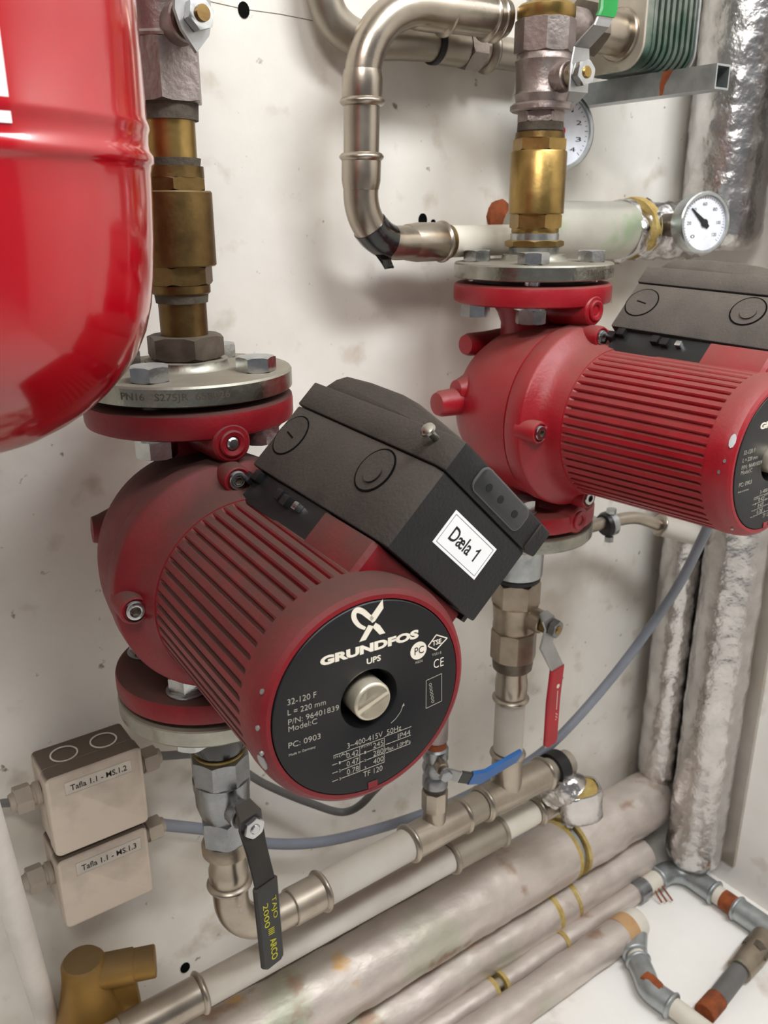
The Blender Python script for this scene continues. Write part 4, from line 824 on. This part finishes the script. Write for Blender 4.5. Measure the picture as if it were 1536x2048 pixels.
bm = nb(); hexa(bm, .0225, 0, .016, frame((XH-.056, q.y-.004, q.z), (1, .05, 0))); obj('union_nut', bm, 'iron', t)
cyl2(t, 'inlet', 'nickel', (X2+.018, Y2+.002, q.z), (XH-.050, q.y-.004, q.z), .0140)
t = thing('steel_channel', 'galvanised square channel out of the wall under the heat exchanger, rust streaked', 'bracket', (.48, .12, .334))
h = .0098; zc_ = .3343; bm = nb()
out = [(-h, -h), (h, -h), (h, h), (-h, h)]; th = .0016; inn = [(-h+th, -h+th), (h-th, -h+th), (h-th, h-th), (-h+th, h-th)]
ya, yb2 = WALL_Y-.0003, -.056
R4 = [[V((.48+x, y, zc_+z)) for x, z in pts] for y, pts in ((ya, out), (yb2, out), (yb2, inn), (ya-.01, inn))]
skin(bm, R4, cap=False); obj('channel', bm, 'galv', t)
bm = nb(); poly(bm, [(.000, -h), (.003, -h), (.0042, -.002), (.012, h), (.002, h), (-.001, 0)], 0, .0004, Matrix(((0, 0, -1, .48-h), (-1, 0, 0, .0), (0, 1, 0, zc_), (0, 0, 0, 1)))); obj('rust_streak', bm, 'rust', t)

# ------------------------------------------------------------------ round gauges
def gauge(label, c, r, body, needle_ang, needle_m, ticks, nums, stem=True, tilt=(-.28, -1, 0.05)):
    t = thing('dial_gauge', label, 'gauge', tuple(c), 0, None); f = frame(c, tilt, (1, 0, 0)); f = f @ Matrix.Rotation(0, 4, 'Z')
    # frame y axis must point up
    if (f.to_3x3() @ V((0, 1, 0))).z < 0: f = f @ Matrix.Rotation(PI, 4, 'Z')
    bm = nb(); lathe(bm, [(0, -body), (r*.93, -body), (r*.97, -body*.8), (r*.97, -.003), (r, -.002), (r, .002), (r*.96, .003), (r*.88, .003), (r*.88, -.001), (0, -.001)], f, 56); obj('case', bm, 'zinc', t)
    bm = nb(); lathe(bm, [(0, -.001), (r*.88, -.001), (r*.88, -.0002), (0, -.0002)], f, 48); dl = obj('dial', bm, 'dial', t)
    bm = nb(); a = math.radians(needle_ang); Rn = f @ T((0, 0, .0004)) @ Matrix.Rotation(a, 4, 'Z')
    poly(bm, [(-r*.22, -r*.06), (0, -r*.09), (r*.72, -r*.012), (r*.72, r*.012), (0, r*.09), (-r*.22, r*.06)], 0, .0006, Rn)
    lathe(bm, [(0, 0), (r*.13, 0), (r*.13, .001), (0, .001)], f @ T((0, 0, .0004)), 16); obj('needle', bm, needle_m, t)
    bm = nb()
    for k in range(ticks):
        aa = math.radians(225-270*k/(ticks-1)); box(bm, r*(.10 if k % 5 == 0 else .05), r*.014, .0001, f @ Matrix.Rotation(aa, 4, 'Z') @ T((r*.80, 0, -.0001)))
    obj('tick_marks', bm, 'ink', dl)
    for s, aa in nums:
        x, y = r*.60*math.cos(math.radians(aa)), r*.60*math.sin(math.radians(aa)); text('lettering', s, f @ T((x-r*.09, y-r*.05, -.0001)), r*.17, r*.11, 'ink', dl)
    if stem:
        cyl2(t, 'stem', 'iron', f @ V((0, 0, -body)), f @ V((0, 0, -body-min(.05, WALL_Y-c[1]-body+.002))), .0120)
    return t
c = PY(1408, 446, .002)
gauge('round white thermometer dial with dark needle at the right, over the wrinkled foil pipe', c, .0300, .016, 139, 'ink', 41, [('0', 225), ('20', 180), ('40', 135), ('60', 90), ('80', 45), ('100', 0), ('120', -40)], stem=True)
c = PY(1121, 262, .080)
gauge('pressure gauge with red needle half hidden behind the right valve', c, .0360, .012, 88, 'redink', 31, [('1', 60), ('2', 20), ('3', -20), ('4', -50)], stem=True)

# stainless sensor tube with clamp right of the pump
t = thing('sensor_tube', 'thin stainless tube with clamp under the right pump, running to the right corner', 'pipe', tuple(PY(1215, 1050, .07)))
a = PY(1185, 1052, .070); z_ = a.z
pts = smooth([a-V((.06, 0, 0)), a, PY(1235, 1040, .066), PY(1275, 1036, .060), PY(1320, 1050, .05)], 6)
bm = nb(); tube(bm, pts, .0075, 20); obj('tube', bm, 'stainless', t)
pts = [PY(1320, 1050, .05), PY(1400, 1072, .03), PY(1455, 1085, .01)]
bm = nb(); tube(bm, along(pts[0], pts[1], 6), .0130, 24); obj('sleeve', bm, 'greypipe', t); bm = nb(); bead(bm, pts[0], pts[1]-pts[0], .0115, .005, .0025); obj('press_bead', bm, 'stainless', t)
bm = nb(); tube(bm, smooth([pts[1], pts[2], PY(1500, 1090, -.01), PY(1560, 1070, -.03)], 6), .0085, 20); obj('tube', bm, 'stainless', t)
q = PY(1215, 1048, .068); bm = nb(); lathe(bm, [(.0075, 0), (.0130, 0), (.0142, .003), (.0142, .011), (.013, .014), (.0075, .014)], frame(q-V((.007, 0, 0)), (1, -.1, .1)), 28); obj('clamp_rubber', bm, 'black', t)
bm = nb(); lathe(bm, [(.0141, 0), (.0152, 0), (.0152, .008), (.0141, .008)], frame(q-V((.002, 0, 0)), (1, -.1, .1)), 28); obj('clamp_band', bm, 'zinc', t)
for s in (1, -1): hex2(t, 'clamp_bolt', 'bolt', q+V((0, -.004, s*.0145)), (0, 0, s), .0058, .006)
bm = nb(); tube(bm, [q+V((0, .014, 0)), V((q.x, WALL_Y, q.z))], .004, 12); obj('clamp_stud', bm, 'galv', t)

# ------------------------------------------------------------------ red expansion tank
TX, TY = -.16, -.10
t = thing('expansion_tank', 'glossy bright red expansion tank at the upper left', 'tank', (TX, TY, .1155))
prof = [(0, .1150), (.012, .1156), (.026, .1178), (.040, .1225), (.053, .1290), (.064, .1362), (.072, .1430), (.080, .1515), (.0865, .1605), (.0915, .1710), (.0950, .1830), (.0972, .1960), (.0990, .2130), (.1000, .2310), (.1003, .2420), (.1012, .2450), (.1022, .2462), (.1022, .2492), (.1010, .2510), (.1004, .2540), (.1006, .2580), (.1014, .2602), (.1014, .2622), (.1006, .2642), (.1004, .29), (.1004, .47), (.09, .52), (.05, .545), (0, .55)]
bm = nb(); lathe(bm, prof, T((TX, TY, 0)), 128); obj('vessel', bm, 'tank', t, smoothing=60)
def tank_ang(px, py, r=.1005):
    d = ray(px, py); w0 = CAM-V((TX, TY, 0)); A2 = d.x**2+d.y**2; B2 = 2*(w0.x*d.x+w0.y*d.y); C2 = w0.x**2+w0.y**2-r*r
    k = (-B2-math.sqrt(B2*B2-4*A2*C2))/2/A2; q = w0+d*k; return math.atan2(q.y, q.x), q.z
ae, ze = tank_ang(19, 246); ae += .008
bm = nb(); n = 20; rings = []
for z in (ze, ze+.10):
    rings.append([V((TX+rr*math.cos(a), TY+rr*math.sin(a), z)) for rr, a in [(.1003, ae-.9*k/n) for k in range(n+1)]+[(.1009, ae-.9*(n-k)/n) for k in range(n+1)]])
skin(bm, rings); obj('white_label', bm, 'paper', t)
bm = nb(); lathe(bm, [(.1002, .40), (.1025, .40), (.1025, .43), (.1002, .43)], T((TX, TY, 0)), 64); obj('wall_strap', bm, 'galv', t)
bm = nb(); box(bm, .04, WALL_Y-TY-.099, .03, T((TX, (TY+.099+WALL_Y)/2, .415))); obj('strap_bracket', bm, 'galv', t)
cyl2(t, 'top_pipe', 'stainless_dull', (TX, TY, .548), (TX, TY, .62), .012)

# ------------------------------------------------------------------ junction boxes, cables
def jbox(label, tl, tr, bl, br, txt, lab):
    # front face corners given in the photo; front plane 45 mm off the wall
    Yf = WALL_Y-.047; a, b, c, d = (PY(*q_, Yf) for q_ in (tl, tr, bl, br))
    xl = (a.x+c.x)/2; xr = (b.x+d.x)/2; z1_ = (a.z+b.z)/2; z0_ = (c.z+d.z)/2
    t = thing('junction_box', label, 'junction box', ((xl+xr)/2, WALL_Y, z0_), 0, 'junction boxes on the wall')
    bm = nb(); f = Matrix(((1, 0, 0, (xl+xr)/2), (0, 0, -1, WALL_Y), (0, 1, 0, (z0_+z1_)/2), (0, 0, 0, 1)))
    poly(bm, rrect(xr-xl-.002, z1_-z0_-.002, .004, 4), .0003, .030, f, .0008); poly(bm, rrect(xr-xl, z1_-z0_, .005, 4), .030, .047, f, .0025); obj('body', bm, 'pvcbox', t)
    for k in (-1, 1):
        bm = nb(); lathe(bm, [(.0100, 0), (.0113, 0), (.0113, .0006), (.0100, .0006), (.0100, 0)], frame(((xl+xr)/2+k*.0165, WALL_Y-.0200, z1_-.0003), (0, 0, 1)), 32, cap=False); obj('knockout_ring', bm, 'paperbox', t)
    return t, xl, xr, z0_, z1_, Yf
def gland(t, p, d):
    d = V(d); lathe_ = nb(); lathe(lathe_, [(0, 0), (.0100, 0), (.0100, .004), (.0085, .005), (.0085, .008), (0, .008)], frame(p, d), 24); g = obj('cable_gland', lathe_, 'gland', t)
    bm = nb(); hexa(bm, .0118, .007, .020, frame(p, d)); lathe(bm, [(0, .019), (.0085, .019), (.0065, .024), (0, .024)], frame(p, d), 20); obj('gland_nut', bm, 'gland', g)
b1, xl, xr, z0b, z1b, Yf = jbox('upper cream junction box on the wall, dusty top, label ending MS.1.2', (90, 1553), (287, 1497), (110, 1717), (296, 1647), '', None)
FB = lambda x, z: Matrix(((1, 0, 0, x), (0, 0, -1, Yf-.0001), (0, 1, 0, z), (0, 0, 0, 1)))
def boxlabel(t, pts, s):
    a, b, c = (PY(*q_, Yf) for q_ in pts); wd_ = b.x-a.x; ht = a.z-c.z; bm = nb(); z = (a.z+b.z)/2-ht
    poly(bm, [(0, 0), (wd_, 0), (wd_, ht), (0, ht)], 0, .0003, FB(a.x, z)); lb = obj('label_sticker', bm, 'paperbox', t)
    bm = nb()
    for x_, y_, sx_, sy2 in ((wd_/2, .0003, wd_, .00035), (wd_/2, ht-.0003, wd_, .00035), (.0003, ht/2, .00035, ht), (wd_-.0003, ht/2, .00035, ht)): box(bm, sx_, sy2, .0001, FB(a.x, z) @ T((x_, y_, .00032)))
    obj('border_line', bm, 'thin', lb)
    text('lettering', s, FB(a.x, z) @ T((wd_*.08, ht*.25, .0003)), wd_*.84, ht*.45, 'ink', lb, bold=.015)
boxlabel(b1, ((127, 1566), (262, 1519), (130, 1591)), 'Tafla 1.1 - MS.1.2')
gland(b1, (xr, WALL_Y-.020, (z0b+z1b)/2+.004), (1, 0, 0)); gland(b1, (xl, WALL_Y-.022, (z0b+z1b)/2+.012), (-1, 0, 0))
gz1 = (z0b+z1b)/2; xr1, xl1 = xr, xl
b2, xl, xr, z0b2, z1b2, Yf = jbox('lower cream junction box right under the other one, label ending MS.1.3', (111, 1724), (296, 1653), (135, 1861), (306, 1781), '', None)
boxlabel(b2, ((150, 1726), (281, 1675), (154, 1750)), 'Tafla 1.1 - MS.1.3')
gland(b2, (xr, WALL_Y-.020, (z0b2+z1b2)/2+.008), (1, 0, 0)); gland(b2, (xl, WALL_Y-.022, (z0b2+z1b2)/2+.008), (-1, 0, 0))
gz2 = (z0b2+z1b2)/2
def cable(label, pts, r, m='cable', group='grey cables'):
    bm = nb(); pts = [V(p_) for p_ in pts]; tube(bm, smooth(pts, 10), r, 16); o = obj('power_cable', bm, m); o['label'] = label; o['category'] = 'cable'; o['group'] = group; return o
cable('dark grey cable from the upper junction box sagging behind the dusty pump', [(xr1+.022, WALL_Y-.020, gz1+.004), PY(430, 1512, .098), PY(530, 1568, .095), PY(620, 1606, .09), PY(690, 1624, .08), PY(740, 1590, .05), PY(770, 1520, .02), V((.112, -.01, -.115)), V((.103, -.07, -.045)), V((.098, -.130, -.005)), V((.0786, -.166, .029))], .0040, 'cabled')
cable('long grey cable from the lower junction box rising to the right pump', [(xr+.022, WALL_Y-.020, gz2+.008), PY(430, 1662, .098), PY(530, 1686, .095), PY(640, 1684, .09), PY(760, 1656, .085), PY(880, 1615, .075), PY(960, 1578, .060), PY(1060, 1522, .045), PY(1130, 1462, .035), PY(1220, 1360, .02), PY(1300, 1255, .0), PY(1360, 1165, -.025), PY(1408, 1070, -.05), PY(1440, 1000, -.07)], .0055)
cable('thin cable leaving the upper junction box to the left', [(xl1-.022, WALL_Y-.022, gz1+.012), PY(-10, 1612, .105), PY(-90, 1660, .105)], .0035, 'cabled')
cable('thin cable leaving the lower junction box to the left', [(xl-.022, WALL_Y-.022, gz2+.008), PY(18, 1765, .104), PY(-20, 1790, .1), PY(-90, 1840, .1)], .0035, 'cabled')
bm = nb(); tube(bm, [PY(-20, 1660, -.035)+(PY(-20, 1660, -.035)-PY(98, 2048, .10))*.9, PY(98, 2048, .10), PY(130, 2150, .14)], .0098, 32)
for v in bm.verts: v.co.y = min(v.co.y, WALL_Y-.0005)
o = obj('conduit', bm, 'conduit'); o['label'] = 'white plastic conduit at the lower left edge'; o['category'] = 'conduit'

# dull gold fitting, bottom left
t = thing('brass_strainer', 'dull gold cast fitting with side outlet at the bottom left', 'fitting', tuple(PY(200, 2060, .06)))
c = PY(170, 1950, .070)
bm = nb(); lathe(bm, [(0, .018), (.016, .0175), (.0185, .014), (.0195, 0), (.0235, -.022), (.0300, -.050), (.036, -.085), (.036, -.13)], T((c.x, c.y, c.z)), 48); obj('body', bm, 'brasspaint', t)
d_ = V((1, -.02, -.02))
d_ = V((.93, -.36, 0)); cyl2(t, 'outlet_collar', 'brasspaint', c+d_*.006, c+d_*.042, .0150); cyl2(t, 'outlet_tube', 'brasspaint', c+d_*.041, c+d_*.060, .0138)
bm = nb(); poly(bm, [(.012, -.010), (.041, -.010), (.046, -.10), (.030, -.10)], -.006, .006, Matrix(((.93, 0, .36, c.x), (-.36, 0, .93, c.y), (0, 1, 0, c.z), (0, 0, 0, 1))), .0015); obj('web', bm, 'brasspaint', t)

bpy.context.view_layer.update()
